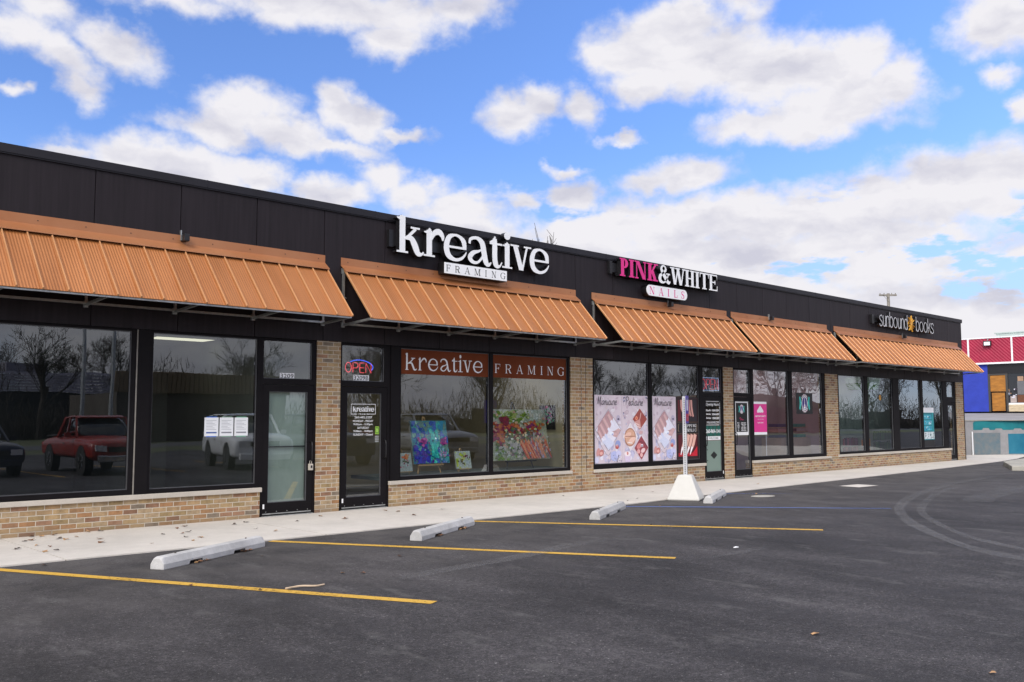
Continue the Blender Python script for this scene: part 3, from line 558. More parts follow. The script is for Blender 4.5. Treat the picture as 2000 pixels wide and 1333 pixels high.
SCRIPT = {  # running hand: list of strokes per letter in its own 0..w box, x height 1
 'M': (1.55, [[(0, .05), (.22, .5), (.38, 1.6), (.42, 2.0)], [(.42, 2.0), (.5, 1.2), (.62, .1)], [(.62, .1), (.85, 1.1), (1.15, 2.05)], [(1.15, 2.05), (1.12, 1.0), (1.22, .1), (1.5, .25)]]),
 'P': (1.15, [[(.28, .0), (.38, 1.0), (.48, 2.0)], [(.05, 1.5), (.2, 1.95), (.6, 2.15), (1.05, 1.85), (.95, 1.3), (.42, 1.05)]]),
 'a': (.85, [[(.68, .85), (.4, 1.0), (.08, .6), (.12, .1), (.4, .05), (.68, .6)], [(.72, 1.0), (.64, .2), (.85, .1)]]),
 'n': (.85, [[(.05, .95), (.12, .5), (.10, .0)], [(.10, .3), (.35, .95), (.55, .9), (.52, .3), (.62, .0), (.85, .15)]]),
 'i': (.42, [[(.12, .95), (.10, .2), (.25, .0), (.42, .15)], [(.20, 1.35), (.24, 1.5)]]),
 'c': (.66, [[(.60, .80), (.42, 1.0), (.08, .6), (.12, .08), (.38, .0), (.66, .18)]]),
 'u': (.85, [[(.08, .98), (.06, .25), (.25, .0), (.55, .5), (.62, 1.0)], [(.62, 1.0), (.56, .2), (.68, .0), (.85, .12)]]),
 'r': (.62, [[(.05, .6), (.18, 1.1), (.26, .95), (.5, .92)], [(.48, .92), (.38, .3), (.45, .02), (.62, .12)]]),
 'e': (.66, [[(.10, .42), (.42, .55), (.52, .85), (.30, 1.0), (.06, .55), (.12, .08), (.38, .0), (.66, .2)]]),
 'd': (.9, [[(.66, .85), (.38, 1.0), (.08, .6), (.12, .1), (.4, .05), (.66, .6)], [(.86, 2.0), (.72, 1.2), (.64, .2), (.86, .1)]]),
 'l': (.4, [[(.05, .3), (.32, 1.6), (.26, 2.0), (.12, 1.4), (.12, .3), (.3, .0), (.42, .15)]]),
}
def script_word(word, X0, X1, Z0, H, wgt=.11, slant=.22):
    tot = sum(SCRIPT[c][0] for c in word); sc = (X1-X0)/tot; out = []; x = 0
    for c in word:
        w, ss = SCRIPT[c]
        for k in ss: out.append(ribbon([((x+p[0])*sc/H+p[1]*slant*.5, p[1]) for p in k], [wgt*.6]+[wgt]*(len(k)-2)+[wgt*.5] if len(k) > 2 else wgt))
        x += w
    return out
def text_mesh(body, x0, x1, z0, z1, y, mater, parent, name='lettering', shear=0.0, offset=0.0, depth=0.0):
    """sans lettering from Blender's own font, fitted into a rectangle of the XZ plane"""
    cu_ = bpy.data.curves.new(name, 'FONT'); cu_.body = body; cu_.align_x = 'CENTER'; cu_.shear = shear; cu_.offset = offset; cu_.space_line = .92; cu_.resolution_u = 3
    t = bpy.data.objects.new(name, cu_); COL.objects.link(t); dg = bpy.context.evaluated_depsgraph_get(); dg.update()
    me = bpy.data.meshes.new_from_object(t.evaluated_get(dg)); bpy.data.objects.remove(t); bpy.data.curves.remove(cu_)
    xs = [v.co.x for v in me.vertices]; ys = [v.co.y for v in me.vertices]
    a, b, c, d = min(xs), max(xs), min(ys), max(ys)
    for v in me.vertices: v.co = Vector((x0+(v.co.x-a)/(b-a)*(x1-x0), y, z0+(v.co.y-c)/(d-c)*(z1-z0)))
    me.materials.clear(); me.materials.append(mater)
    o = bpy.data.objects.new(name, me); COL.objects.link(o)
    if parent is not None:
        o.parent = parent
        if parent.type == 'EMPTY': o.matrix_parent_inverse = (Matrix.Translation(parent.location) @ parent.rotation_euler.to_matrix().to_4x4()).inverted()
    return o
class Art:
    """flat printed picture in the XZ plane: every new shape lies a hair in front of the last"""
    def __init__(s, y, step=.00006): s.mb = MB(); s.y = y; s.st = step
    def poly(s, pts, c): s.mb.add([(p[0], s.y, p[1]) for p in pts], [tuple(range(len(pts)))], c); s.y -= s.st; return s
    def rect(s, x0, x1, z0, z1, c): return s.poly([(x0, z0), (x1, z0), (x1, z1), (x0, z1)], c)
    def ell(s, cx, cz, rx, rz, c, n=14, rot=0):
        t0 = R(rot); return s.poly([(cx+rx*math.cos(t)*math.cos(t0)-rz*math.sin(t)*math.sin(t0), cz+rx*math.cos(t)*math.sin(t0)+rz*math.sin(t)*math.cos(t0)) for t in [2*math.pi*i/n for i in range(n)]], c)
    def rib(s, pts, w, c, clip=None):
        Lp, Rp = ribbon(pts, w, 4); n = len(Lp)
        s.mb.add([(p[0], s.y, p[1]) for p in Lp+Rp], [(k, k+1, n+k+1, n+k) for k in range(n-1)], c); s.y -= s.st; return s
    def strips(s, st, X0, Z0, sc, c):
        glyph_mesh(s.mb, st, X0, Z0, sc, s.y, 0, c, .0001); s.y -= s.st*2; return s
    def build(s, name, m, parent=None): return s.mb.build(name, m, parent)

# ---------------------------------------------------------------- ground
def sheet(pts, z): return MB().add([(p[0], p[1], z) for p in pts], [tuple(range(len(pts)))])
lot = sheet([(-300, -30), (33, -30), (420, -30), (420, 300), (-300, 300)], 0).build('parking_lot', M['asph']); tag(lot, kind='structure')
M['grass'] = mat('dormant_grass', (.075, .085, .035), .95, var=.35, vs=.8, bump=.02, bs=12)
verge = sheet([(-300, -130), (420, -130), (420, -30.0), (-300, -30.0)], -.004).build('grass_verge', M['grass']); tag(verge, kind='structure')
M['road'] = mat('road_asphalt', (.07, .07, .072), .9, var=.2, vs=2)
rd = sheet([(-300, -46), (420, -46), (420, -37), (-300, -37)], .004).build('road', M['road']); tag(rd, kind='structure')
# pavement: slabs with open joints on a dark bed
def ped(x):       # outer edge of the pavement
    pts = [(-6, -2.42), (3, -2.40), (6, -2.50), (13.7, -2.52), (16, -2.32), (24, -1.95), (29.7, -1.66), (35.6, -1.28), (37.5, -1.0), (44, .35)]
    for (a, b), (c, d) in zip(pts, pts[1:]):
        if a <= x <= c: return b+(d-b)*(x-a)/(c-a)
    return pts[-1][1]
mb = MB(); xs = [-6, -2.6, .6, 3.55, 6.75, 9.85, 12.95, 16.0, 19.1, 22.2, 25.3, 28.4, 31.5, 34.6, 37.6]
for i in range(len(xs)-1):
    a, b = xs[i]+.008, xs[i+1]-.008; sk = -.0 if i else 0
    yb = .03 if b < 35.3 else 3.2
    top = [(a, ped(a)), (b, ped(b)), (b, yb), (a, yb)]
    mb.add([(x, y, .0) for x, y in top]+[(x, y, .014) for x, y in top], [(4, 5, 6, 7), (0, 1, 5, 4), (1, 2, 6, 5), (2, 3, 7, 6), (3, 0, 4, 7)])
mb.add([(37.605, ped(37.6), .014), (44, .30, .014), (48, 3.0, .014), (37.605, 3.2, .014)], [(0, 1, 2, 3)])
pv = mb.build('pavement', M['walk']); tag(pv, kind='structure')
tag(sheet([(-6, -2.35), (16, -2.25), (35.3, -1.25), (37.5, 3), (-6, 3)], .005).build('pavement_bed', M['darkgap']), kind='structure')
# painted bay lines and marks belong to the ground
def strip(pts, w, z, m, name, parent, fade=None, n=1):
    mb = MB(); q = catmull(pts, n) if n > 1 else [tuple(map(float, p)) for p in pts]
    Lp, Rp, Cs = [], [], []
    for i, p in enumerate(q):
        a, b = q[max(i-1, 0)], q[min(i+1, len(q)-1)]; dx, dy = b[0]-a[0], b[1]-a[1]; l = math.hypot(dx, dy)
        Lp.append((p[0]-dy/l*w/2, p[1]+dx/l*w/2, z)); Rp.append((p[0]+dy/l*w/2, p[1]-dx/l*w/2, z))
    for i in range(len(q)-1):
        t = i/max(1, len(q)-2); c = 1.0 if fade is None else fade(t)
        mb.quad(Lp[i], Lp[i+1], Rp[i+1], Rp[i], (c, c, c))
    return mb.build(name, m, parent)
def sub(a, b, n): return [(a[0]+(b[0]-a[0])*i/n, a[1]+(b[1]-a[1])*i/n) for i in range(n+1)]
for a, b in (((2.82, -2.52), (4.94, -6.98)), ((5.93, -2.53), (8.36, -6.90)), ((9.17, -2.54), (11.86, -6.77)), ((-.4, -2.5), (1.55, -6.9))):
    strip(sub(a, b, 6), .125, .004, M['yellow'], 'painted_bay_line', lot)
strip(sub((12.45, -2.54), (15.46, -6.09), 12), .10, .004, M['blueline'], 'painted_blue_line', lot, lambda t: 1.1-.55*t)
strip(sub((16.1, -2.35), (17.1, -3.35), 6), .10, .004, M['blueline'], 'painted_blue_line', lot, lambda t: .55-.4*t)
def band(o, i_, z, name, fade):
    o = catmull(o, 4); i_ = catmull(i_, 4); n = 48
    def at_(l, t): k = t*(len(l)-1); j = min(int(k), len(l)-2); f = k-j; return tuple(l[j][c]+(l[j+1][c]-l[j][c])*f for c in (0, 1))
    mb = MB()
    for k in range(n):
        t0, t1 = k/n, (k+1)/n
        for s0, s1, e in ((0, .12, .45), (.12, .42, 1), (.42, .55, .7), (.55, .88, 1), (.88, 1, .45)):
            P4 = []
            for t, s_ in ((t0, s0), (t1, s0), (t1, s1), (t0, s1)):
                a, b = at_(o, t), at_(i_, t); P4.append((a[0]+(b[0]-a[0])*s_, a[1]+(b[1]-a[1])*s_, z))
            c = fade(t0)*e; mb.quad(*P4, (c, c, c))
    mb.build(name, M['tyre'], lot)
band([(10.4, -10.6), (10.7, -9.9), (10.98, -9.24), (11.37, -8.78), (12.01, -8.24), (12.71, -7.69), (13.43, -7.19), (14.56, -6.57), (15.48, -6.12), (16.97, -5.55), (18.37, -5.13), (20.44, -4.7), (22.29, -4.33), (25.5, -4.1)],
     [(10.75, -10.5), (11.0, -9.85), (11.3, -9.25), (11.7, -8.74), (12.34, -8.21), (13.0, -7.75), (13.7, -7.28), (14.8, -6.65), (15.8, -6.18), (17.3, -5.68), (18.8, -5.25), (20.8, -4.85), (22.6, -4.55), (25.6, -4.35)], .005, 'tyre_mark', lambda t: 1.15-.65*t)
band([(11.1, -10.6), (11.35, -9.95), (11.72, -9.2), (12.36, -8.46), (13.24, -7.8), (14.38, -7.06), (15.32, -6.57), (16.62, -6.07), (19.03, -5.32), (21.08, -4.9)],
     [(11.4, -10.5), (11.65, -9.85), (12.0, -9.12), (12.65, -8.4), (13.5, -7.78), (14.6, -7.1), (15.6, -6.62), (16.9, -6.15), (19.2, -5.45), (21.2, -5.05)], .0062, 'tyre_mark', lambda t: 1.05-.6*t)
strip([(5.4, -5.85), (6.15, -5.75), (7.09, -5.66), (8.14, -5.44), (9.37, -5.32), (10.2, -5.3)], .22, .005, M['tyre'], 'tyre_mark', lot, lambda t: .75*math.sin(math.pi*min(1, t+.12)), 8)
strip([(17.8, -6.6), (18.86, -6.35), (20.44, -6.18), (22.5, -6.1), (26, -6.0)], .55, .005, M['tyre'], 'tyre_mark', lot, lambda t: .5, 6)
strip([(8.4, -7.12), (9.2, -7.16), (10.0, -7.1)], .12, .005, M['tyre'], 'tyre_mark', lot, lambda t: .5*math.sin(math.pi*t), 6)
tag(sheet([(19.72, -3.0), (20.50, -3.06), (20.47, -3.56), (19.62, -3.52)], .006).build('concrete_patch', M['walk']), kind='structure')
tag(sheet([(16.12+.30*math.cos(t), -3.27+.2*math.sin(t)) for t in [i*math.pi/8 for i in range(16)]], .006).build('filled_core_hole', M['kerb']), kind='structure')
# kerbed island at the right
mb = MB()
def slabpoly(pts, z0, z1, mb):
    n = len(pts); mb.add([(x, y, z0) for x, y in pts]+[(x, y, z1) for x, y in pts], [tuple(range(n, 2*n))]+[(i, (i+1) % n, n+(i+1) % n, n+i) for i in range(n)])
slabpoly([(29.0, -3.55), (29.15, -3.9), (30.5, -5.4), (40, -13.5), (46, -9), (36, -1.9), (31.9, -2.35)][::1], 0, .13, mb)
isl = mb.build('kerb_island', M['kerb'], bevel=.02); tag(isl, kind='structure')
slb = MB(); slabpoly([(37.6, 3.2), (47.5, -4.1), (60, -8), (75, 8), (75, 40), (37, 40)], 0, .01, slb)
up = MB(); up.add([(38.05, 2.6, 1.40), (48.0, -5.2, 1.40), (58, -9.5, 1.82), (58.0, 30, 1.87), (37.2, 30, 1.42)], [(0, 1, 2, 3, 4)])
tag(up.build('upper_lot', M['oldcon']), kind='structure')

# ---------------------------------------------------------------- shop building
B = empty('shop_building', 'long single storey black and brick shop row with copper coloured awnings', 'building')
ZB, ZT = 2.80, 4.97
mb = MB(); x = 4.55-1.2225*7
while x < 35.2:
    a, b = max(x, -3.6)+.006, min(x+1.2225, 35.14)-.006
    if b-a > .05: mb.box(a, b, -.022, .0, ZB-.01, ZT)
    x += 1.2225
mb.box(35.142, 35.164, -.02, 8, 0.0, ZT)
mb.build('wall_cladding', M['clad'], B)
MB().box(-3.6, 35.14, .0, .02, ZB-.005, ZT).box(-3.6, 35.13, .021, .30, ZB, ZT).build('seam_backing', M['black'], B)
mb = MB(); mb.box(-3.65, 35.2, -.055, .18, ZT, 5.082).box(-3.65, 35.2, -.045, -.024, ZT-.02, ZT-.0005); mb.box(35.0, 35.2, .181, 8.1, ZT, 5.082)
for k in range(12): mb.box(-3+3.05*k, -2.985+3.05*k, -.058, .182, ZT+.001, 5.085)
mb.build('parapet_cap', M['cap'], B)
MB().box(-3.6, 35.14, .30, 8, 4.6, 4.7).box(-3.6, 35.14, 7.9, 8, 0, 4.6).box(-3.6, -3.5, .0, 7.9, 0, 4.6).box(35.12, 35.141, .21, 7.9, 0, 4.6).build('roof', M['black'], B)

# brick
def base_wall(x0, x1, h): MB().box(x0, x1, 0, .22, 0, h).build('brick_base_wall', M['brick'], B)
base_wall(-3.6, 7.15, .40); base_wall(9.59, 14.19, .385); base_wall(14.88, 18.93, .375); base_wall(21.07, 24.97, .365); base_wall(25.70, 33.87, .385)
for x0, x1 in ((8.13, 8.58), (14.19, 14.88), (19.80, 20.215), (24.97, 25.70), (34.49, 35.141)):
    pl = MB().box(x0, x1, 0, .24, 0, 2.795).build('brick_pillar', M['brick'], B)
    if abs(x0-14.19) < .01: MB().box(14.508, 14.520, -.0015, .004, 0, 2.79).box(14.648, 14.660, -.0015, .004, .40, 2.79).build('control_joint', M['black'], pl)
def sill(x0, x1, z0, z1): MB().box(x0, x1, -.035, .24, z0, z1).build('window_sill', M['stone'], B, bevel=.006)
sill(-3.6, 7.17, .40, .468); sill(9.58, 14.20, .385, .45); sill(14.885, 18.955, .375, .44); sill(21.06, 25.16, .365, .43); sill(25.60, 33.885, .385, .455)

# glazing
GY = .06
def window(name, x0, x1, z0, z1, cols, glass='glass', label=None, y=.02, gy=GY, parent=None, beadw=.012):
    """cols: (xa, xb, [(za, zb), ...]); bars fill what the panes leave"""
    fr = MB(); x = x0
    for xa, xb, zs in cols:
        if xa-x > .001: fr.box(x, xa, y, y+.11, z0, z1)
        z = z0
        for za, zb in zs:
            if za-z > .001: fr.box(xa, xb, y, y+.11, z, za)
            z = zb
        if z1-z > .001: fr.box(xa, xb, y, y+.11, z, z1)
        x = xb
    if x1-x > .001: fr.box(x, x1, y, y+.11, z0, z1)
    f = fr.build(name, M['frame'], parent or B)
    bd = MB()
    for xa, xb, zs in cols:
        for za, zb in zs:
            MB().quad((xa, gy, za), (xb, gy, za), (xb, gy, zb), (xa, gy, zb)).build('pane', M[glass], f)
            w = beadw
            bd.box(xa, xa+w, gy-.018, gy-.001, za, zb).box(xb-w, xb, gy-.018, gy-.001, za, zb).box(xa+w, xb-w, gy-.018, gy-.001, za, za+w).box(xa+w, xb-w, gy-.018, gy-.001, zb-w, zb)
    if cols: bd.build('glazing_bead', M['bead'], f)
    return f
WIN1 = window('window', -3.6, 7.15, .468, 2.80, [(-3.4, -.2, [(.54, 2.755)]), (-.05, 2.35, [(.54, 2.755)]), (2.5, 5.14, [(.54, 2.755)]), (5.445, 7.08, [(.53, 2.755)])])
MB().box(5.205, 5.222, .012, .019, .47, 2.78).build('sealant_joint', M['seal'], WIN1)
MB().box(5.223, 5.40, .002, .019, .47, 2.79).build('window_post', M['frame'], WIN1)
WIN2 = window('window', 9.61, 14.188, .45, 2.80, [(9.84, 11.94, [(.515, 2.755)]), (12.03, 14.12, [(.51, 2.755)])])
MB().box(9.612, 9.80, .002, .019, .452, 2.79).build('window_post', M['frame'], WIN2)
WIN3 = window('window', 14.882, 18.90, .44, 2.80, [(14.95, 16.82, [(.54, 2.765)]), (16.94, 18.78, [(.54, 2.765)])])
WIN4 = window('window', 21.15, 24.965, .43, 2.80, [(21.19, 22.95, [(.52, 2.78)]), (23.14, 24.82, [(.51, 2.79)])], 'glassR')
WIN5 = window('window', 25.705, 33.50, .455, 2.80, [(25.80, 27.44, [(.52, 2.775)]), (27.66, 29.40, [(.52, 2.775)]), (29.84, 31.50, [(.53, 2.775)]), (31.70, 33.36, [(.53, 2.775)])])
def door(x0, x1, tr, leaf, gl, hinge='r', kick=None, z_gl=(.22, 1.95), transz=(2.15, 2.745), glass='glass', push=True, handle_x=None, y=.02):
    """frame with a transom light, then the leaf with glass, pull handle and sweep"""
    fr = MB()
    fr.box(x0, leaf[0]-.004, y, y+.13, 0, 2.80).box(leaf[1]+.004, x1, y, y+.13, 0, 2.80)
    fr.box(leaf[0]-.004, leaf[1]+.004, y, y+.13, 2.062, transz[0]).box(leaf[0]-.004, leaf[1]+.004, y, y+.13, transz[1], 2.80)
    for a, b in ((leaf[0]-.004, tr[0]), (tr[1], leaf[1]+.004)):
        if b-a > .003: fr.box(a, b, y, y+.13, transz[0], transz[1])
    f = fr.build('door_frame', M['frame'], B)
    MB().quad((tr[0], GY, transz[0]), (tr[1], GY, transz[0]), (tr[1], GY, transz[1]), (tr[0], GY, transz[1])).build('transom_pane', M[glass], f)
    w = .011; bd = MB(); a, b, c, d = tr[0], tr[1], transz[0], transz[1]
    bd.box(a, a+w, GY-.016, GY-.001, c, d).box(b-w, b, GY-.016, GY-.001, c, d).box(a+w, b-w, GY-.016, GY-.001, c, c+w).build('glazing_bead', M['bead'], f)
    MB().box(leaf[0], leaf[1], -.01, y+.1, .014, .024).build('threshold', M['galv'], f)
    lf = MB(); yl = y+.006
    lf.box(leaf[0], gl[0], yl, yl+.05, .03, 2.055).box(gl[1], leaf[1], yl, yl+.05, .03, 2.055).box(gl[0], gl[1], yl, yl+.05, .03, z_gl[0]).box(gl[0], gl[1], yl, yl+.05, z_gl[1], 2.055)
    l = lf.build('door', M['frame'], B)
    MB().quad((gl[0], GY, z_gl[0]), (gl[1], GY, z_gl[0]), (gl[1], GY, z_gl[1]), (gl[0], GY, z_gl[1])).build('pane', M[glass], l)
    a, b, c, d = gl[0], gl[1], z_gl[0], z_gl[1]; bd = MB()
    bd.box(a, a+w, GY-.02, GY-.001, c, d).box(b-w, b, GY-.02, GY-.001, c, d).box(a+w, b-w, GY-.02, GY-.001, c, c+w).box(a+w, b-w, GY-.02, GY-.001, d-w, d).build('glazing_bead', M['bead'], l)
    sw = MB().box(leaf[0]+.02, leaf[1]-.02, yl-.008, yl-.001, .045, .062)
    for k in range(5): sx = leaf[0]+.08+(leaf[1]-leaf[0]-.16)*k/4; sw.tube([(sx, yl-.001, .085), (sx, yl-.006, .085)], .007, 6)
    sw.build('door_sweep', M['galv'], l)
    hx = handle_x if handle_x else gl[1]+.055
    MB().tube([(hx, yl, 1.16), (hx, yl-.055, 1.14), (hx, yl-.065, 1.08), (hx, yl-.065, .92), (hx, yl-.055, .86), (hx, yl, .84)], .011, 8).build('pull_handle', M['black'], l, smooth=True)
    return f, l
D1F, D1 = door(7.151, 8.13, (7.175, 8.06), (7.19, 8.085), (7.295, 7.985))
D2F, D2 = door(8.58, 9.609, (8.61, 9.49), (8.625, 9.545), (8.735, 9.435))
D3F, D3 = door(18.901, 19.80, (18.93, 19.755), (18.94, 19.775), (19.05, 19.705), handle_x=18.995)
D4F, D4 = door(20.215, 21.149, (20.28, 21.05), (20.25, 21.08), (20.335, 21.015), handle_x=20.30, glass='glassR')
D5F, D5 = door(33.501, 34.49, (33.72, 34.37), (33.70, 34.40), (33.80, 34.30), transz=(2.24, 2.775), handle_x=33.745)
# push bar, lockbox and little plates
MB().box(7.30, 7.98, .068, .085, 1.072, 1.092).build('push_bar', M['black'], D1)
MB().box(7.30, 7.98, .105, .112, .215, 1.955).build('frosted_film', M['film'], D1)
lb = MB().box(8.005, 8.065, -.03, .024, .70, .80).tube([(8.018, -.004, .80), (8.018, -.004, .845), (8.052, -.004, .845), (8.052, -.004, .80)], .005, 6).build('lock_box', M['stone'], D1)
MB().box(8.02, 8.05, -.034, -.0305, .735, .775).build('keypad', M['black'], lb)
for l, x0 in ((D1, 7.215), (D2, 8.65)): MB().box(x0, x0+.026, .019, .0255, .135, .205).build('hinge_label', M['vinylw'], l)
MB().box(19.735, 19.755, .019, .0255, .155, .225).build('hinge_label', M['vinylw'], D3)

# interior
INT = M['wallin']
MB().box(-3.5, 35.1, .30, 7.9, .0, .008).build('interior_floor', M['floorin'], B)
MB().box(-3.5, 35.1, .31, 7.9, 3.05, 3.10).build('interior_ceiling', M['ceilin'], B)
MB().box(-3.5, 8.9, 6.0, 6.1, .008, 3.05).box(8.25, 8.37, .25, 5.99, .008, 3.05).build('interior_wall', INT, B)
MB().box(-3.5, 5.28, 2.6, 2.7, .008, 3.05).box(5.28, 5.36, .25, 5.9, .008, 3.05).build('interior_wall', mat('unlit_dark_wall', (.02, .021, .022), .85, var=.2), B)  # partition and back wall added; darkness of an unlit room put into their colour
MB().box(8.9, 14.5, 4.4, 4.5, .008, 3.05).box(14.38, 14.5, .25, 4.39, .008, 3.05).build('interior_wall', M['walltan'], B)
MB().box(14.5, 20.0, 5.0, 5.1, .008, 3.05).box(19.94, 20.05, .25, 4.99, .008, 3.05).build('interior_wall', INT, B)
MB().box(20.05, 25.3, 1.7, 1.8, .008, 3.05).box(25.25, 25.37, .25, 2.59, .008, 3.05).build('interior_wall', M['wallpurple'], B)
MB().box(25.37, 35.0, 2.6, 2.7, .008, 3.05).build('interior_wall', mat('interior_wall_teal_grey', (.17, .23, .23), .8, var=.2, vs=1), B)
M['glow'] = M['lamp']
def ceiling_light(x, y, sx, sy, label, m='lamp', z=3.05, group='lit ceiling lights inside the shops'):
    t = empty('ceiling_light', label, 'ceiling light', group, (x, y, z-.03))
    MB().box(x-sx/2-.03, x+sx/2+.03, y-sy/2-.03, y+sy/2+.03, z-.03, z-.001).build('housing', M['white'], t)
    MB().box(x-sx/2, x+sx/2, y-sy/2, y+sy/2, z-.034, z-.0305).build('diffuser', M[m], t)
ceiling_light(7.55, 3.85, 1.1, .5, 'lit ceiling panel inside the empty shop with the three notices')
M['fill_lamp'] = mat('added_fill_panel', (.8, .8, .75), .5, emit=(1, .95, .84), es=5.0, var=.01)  # glowing panels added out of view above the window heads to brighten the interiors
for x_, y_, sx_, lab in ((6.4, 1.7, 1.1, 'unseen fill light panel added over the front of the empty shop'), (11.0, 1.3, 1.1, 'unseen fill light panel added above the paintings, left one'), (13.2, 1.3, 1.1, 'unseen fill light panel added above the paintings, right one'), (22.2, .95, 1.1, 'unseen fill light panel added above the pink sign'), (24.1, .95, 1.1, 'unseen fill light panel added above the low counter'), (27.0, 1.4, 1.2, 'unseen fill light panel added over the mauve bookcase'), (30.4, 1.4, 1.2, 'unseen fill light panel added over the green bookcase'), (32.6, 1.4, 1.0, 'unseen fill light panel added near the end door')):
    ceiling_light(x_, y_, sx_, .5, lab, 'fill_lamp')
ceiling_light(15.6, 3.3, 1.0, .5, 'lit ceiling panel inside the nail shop at its left')
ceiling_light(9.4, 3.5, 1.0, .1, 'thin lit ceiling tube seen through the glass over the door with the neon sign', 'tube')
ceiling_light(29.9, 2.2, 1.6, .07, 'thin lit ceiling tube inside the book shop at the right end', 'tube')

# ---------------------------------------------------------------- awnings
def awning(x0, x1, label, arms):
    t = empty('awning', label, 'awning', 'copper coloured metal awnings along the shop row', ((x0+x1)/2, 0, 4.2))
    top, bot = Vector((0, -.10, 3.975)), Vector((0, -.885, 3.118)); d = (bot-top).normalized(); nrm = Vector((0, d.z, -d.y)); nrm = nrm if nrm.y < 0 else -nrm
    mb = MB()
    def P_(x, s_, h): v = top+(bot-top)*s_+nrm*h; return (x, v.y, v.z)
    n = max(1, round((x1-x0)/.305)); pitch = (x1-x0)/n
    for k in range(n):
        a = x0+pitch*k; b = a+pitch
        mb.add([P_(a+.012, 0, 0), P_(b-.012, 0, 0), P_(b-.012, 1, 0), P_(a+.012, 1, 0), P_(a+.012, 0, -.006), P_(b-.012, 0, -.006), P_(b-.012, 1, -.006), P_(a+.012, 1, -.006)],
               [(0, 3, 2, 1), (4, 5, 6, 7), (3, 7, 6, 2), (0, 1, 5, 4), (0, 4, 7, 3), (1, 2, 6, 5)])
    pan = mb.build('canopy', M['awn'], t)
    mb = MB()
    for k in range(n+1):
        a = x0+pitch*k; a = min(max(a, x0+.014), x1-.014)
        q = [(-.010, -.004), (-.010, .022), (-.004, .031), (.005, .031), (.010, .022), (.010, -.004)]
        m_ = len(q); vs = [P_(a+u, s_, h) for s_ in (.0, 1.0) for u, h in q]
        mb.add(vs, [tuple(range(m_))[::-1], tuple(range(m_, 2*m_))]+[(i, (i+1) % m_, m_+(i+1) % m_, m_+i) for i in range(m_)])
    mb.build('standing_seams', M['awnrib'], t)
    # flashing: flat on the wall, then bent out over the panels
    prof = [(-.026, 4.200), (-.026, 4.072), (-.145, 3.955), (-.150, 3.938), (-.140, 3.950), (-.030, 4.060)]
    prof = [(-.024, 4.200), (-.034, 4.200), (-.034, 4.074), (-.176, 3.962), (-.178, 3.946), (-.166, 3.950), (-.024, 4.062)]
    m_ = len(prof); fl = MB().add([(xx, y, z) for xx in (x0-.01, x1+.01) for y, z in prof], [tuple(range(m_)), tuple(range(m_, 2*m_))[::-1]]+[(i, m_+i, m_+(i+1) % m_, (i+1) % m_) for i in range(m_)])
    fl.mi = 1; k = x0+.12
    while k < x1: fl.tube([(k, -.033, 4.13), (k, -.040, 4.13)], .008, 6); k += .61
    f = fl.build('flashing', [M['flash'], M['darkgap']], t)
    g = MB()
    g.bar((x0+.02, -.07, 3.085), (x1-.02, -.07, 3.085), .045, .03)
    g.bar((x0+.02, -.84, 3.105), (x1-.02, -.84, 3.105), .035, .03)
    k = x0+.03
    while k < x1+.01:
        kk = min(k, x1-.03)
        g.bar((kk, -.05, 3.065), (kk, -.86, 3.112), .035, .035); g.bar((kk, -.05, 3.08), (kk, -.05, 4.0), .035, .035); g.box(kk-.03, kk+.03, -.06, -.023, 3.03, 3.12); g.box(kk-.028, kk+.028, -.055, -.023, 3.93, 4.02)
        g.bar((kk, -.05, 3.52), (kk+.0, -.12, 3.52), .02); g.bar((kk-.05, -.06, 3.52), (kk+.05, -.06, 3.52), .015)
        k += (x1-x0-.06)/arms
    g.build('support_frame', M['galv'], t)
    return t
M['awnrib'] = mat('copper_painted_seam', (.50, .245, .105), .40, .25, var=.08, vs=2)  # sheen on the ribs put into a lighter seam colour
M['flash'] = mat('copper_painted_flashing', (.43, .19, .085), .38, .3, var=.14, vs=.9, col2=(.36, .13, .045))
awning(-3.0, 8.22, 'widest copper awning, above the empty shop at the left edge', 9)
awning(8.55, 14.32, 'copper awning under the white lettered sign and above the framing shop window', 5)
awning(14.85, 19.93, 'copper awning under the pink and white sign and above the nail posters', 4)
awning(20.15, 25.08, 'copper awning with no sign above it, over the black emblem banner', 4)
awning(25.52, 34.73, 'copper awning at the far right end under the sign with the golden sun', 7)

# wall lights on the fascia
def wall_light(x, label):
    t = empty('wall_light', label, 'wall light', 'small black wall lights above the awnings', (x, -.02, 4.17))
    MB().box(x-.02, x+.06, -.155, -.036, 4.105, 4.21).build('housing', M['black'], t, bevel=.006)
    MB().box(x-.035, x-.021, -.06, -.023, 4.12, 4.27).build('back_plate', M['galv'], t)
wall_light(5.80, 'small black box light above the widest awning at left')
wall_light(17.52, 'small black box light below the pink lettered sign')
wall_light(21.95, 'small black box light above the awning without a sign')
wall_light(30.15, 'small black box light below the golden sun sign')

# ---------------------------------------------------------------- fascia signs
t = empty('shop_sign', 'large white old style letters over a white plate, above the second awning', 'sign', 'lettered signs on the black fascia', (11.45, 0, 4.7))
MB().box(9.50, 13.30, -.09, -.023, 4.52, 4.76).build('raceway', M['black'], t)
MB().box(9.47, 9.56, -.10, -.023, 4.50, 4.80).build('junction_box', M['black'], t)
letters(old_lower, [('k', 9.557, 10.148), ('r', 10.155, 10.612), ('e', 10.614, 11.165), ('a', 11.19, 11.78), ('t', 11.735, 12.06), ('i', 12.07, 12.335), ('v', 12.285, 12.85), ('e', 12.81, 13.36)],
        4.405, .485, -.20, .11, M['white'], t, .255, .075, name='letter', side=M['black'])
pb = MB().box(10.62, 12.19, -.195, -.023, 4.140, 4.352).build('plate_cabinet', M['black'], t)
MB().box(10.628, 12.182, -.205, -.1955, 4.147, 4.345).build('plate_face', M['white'], pb)
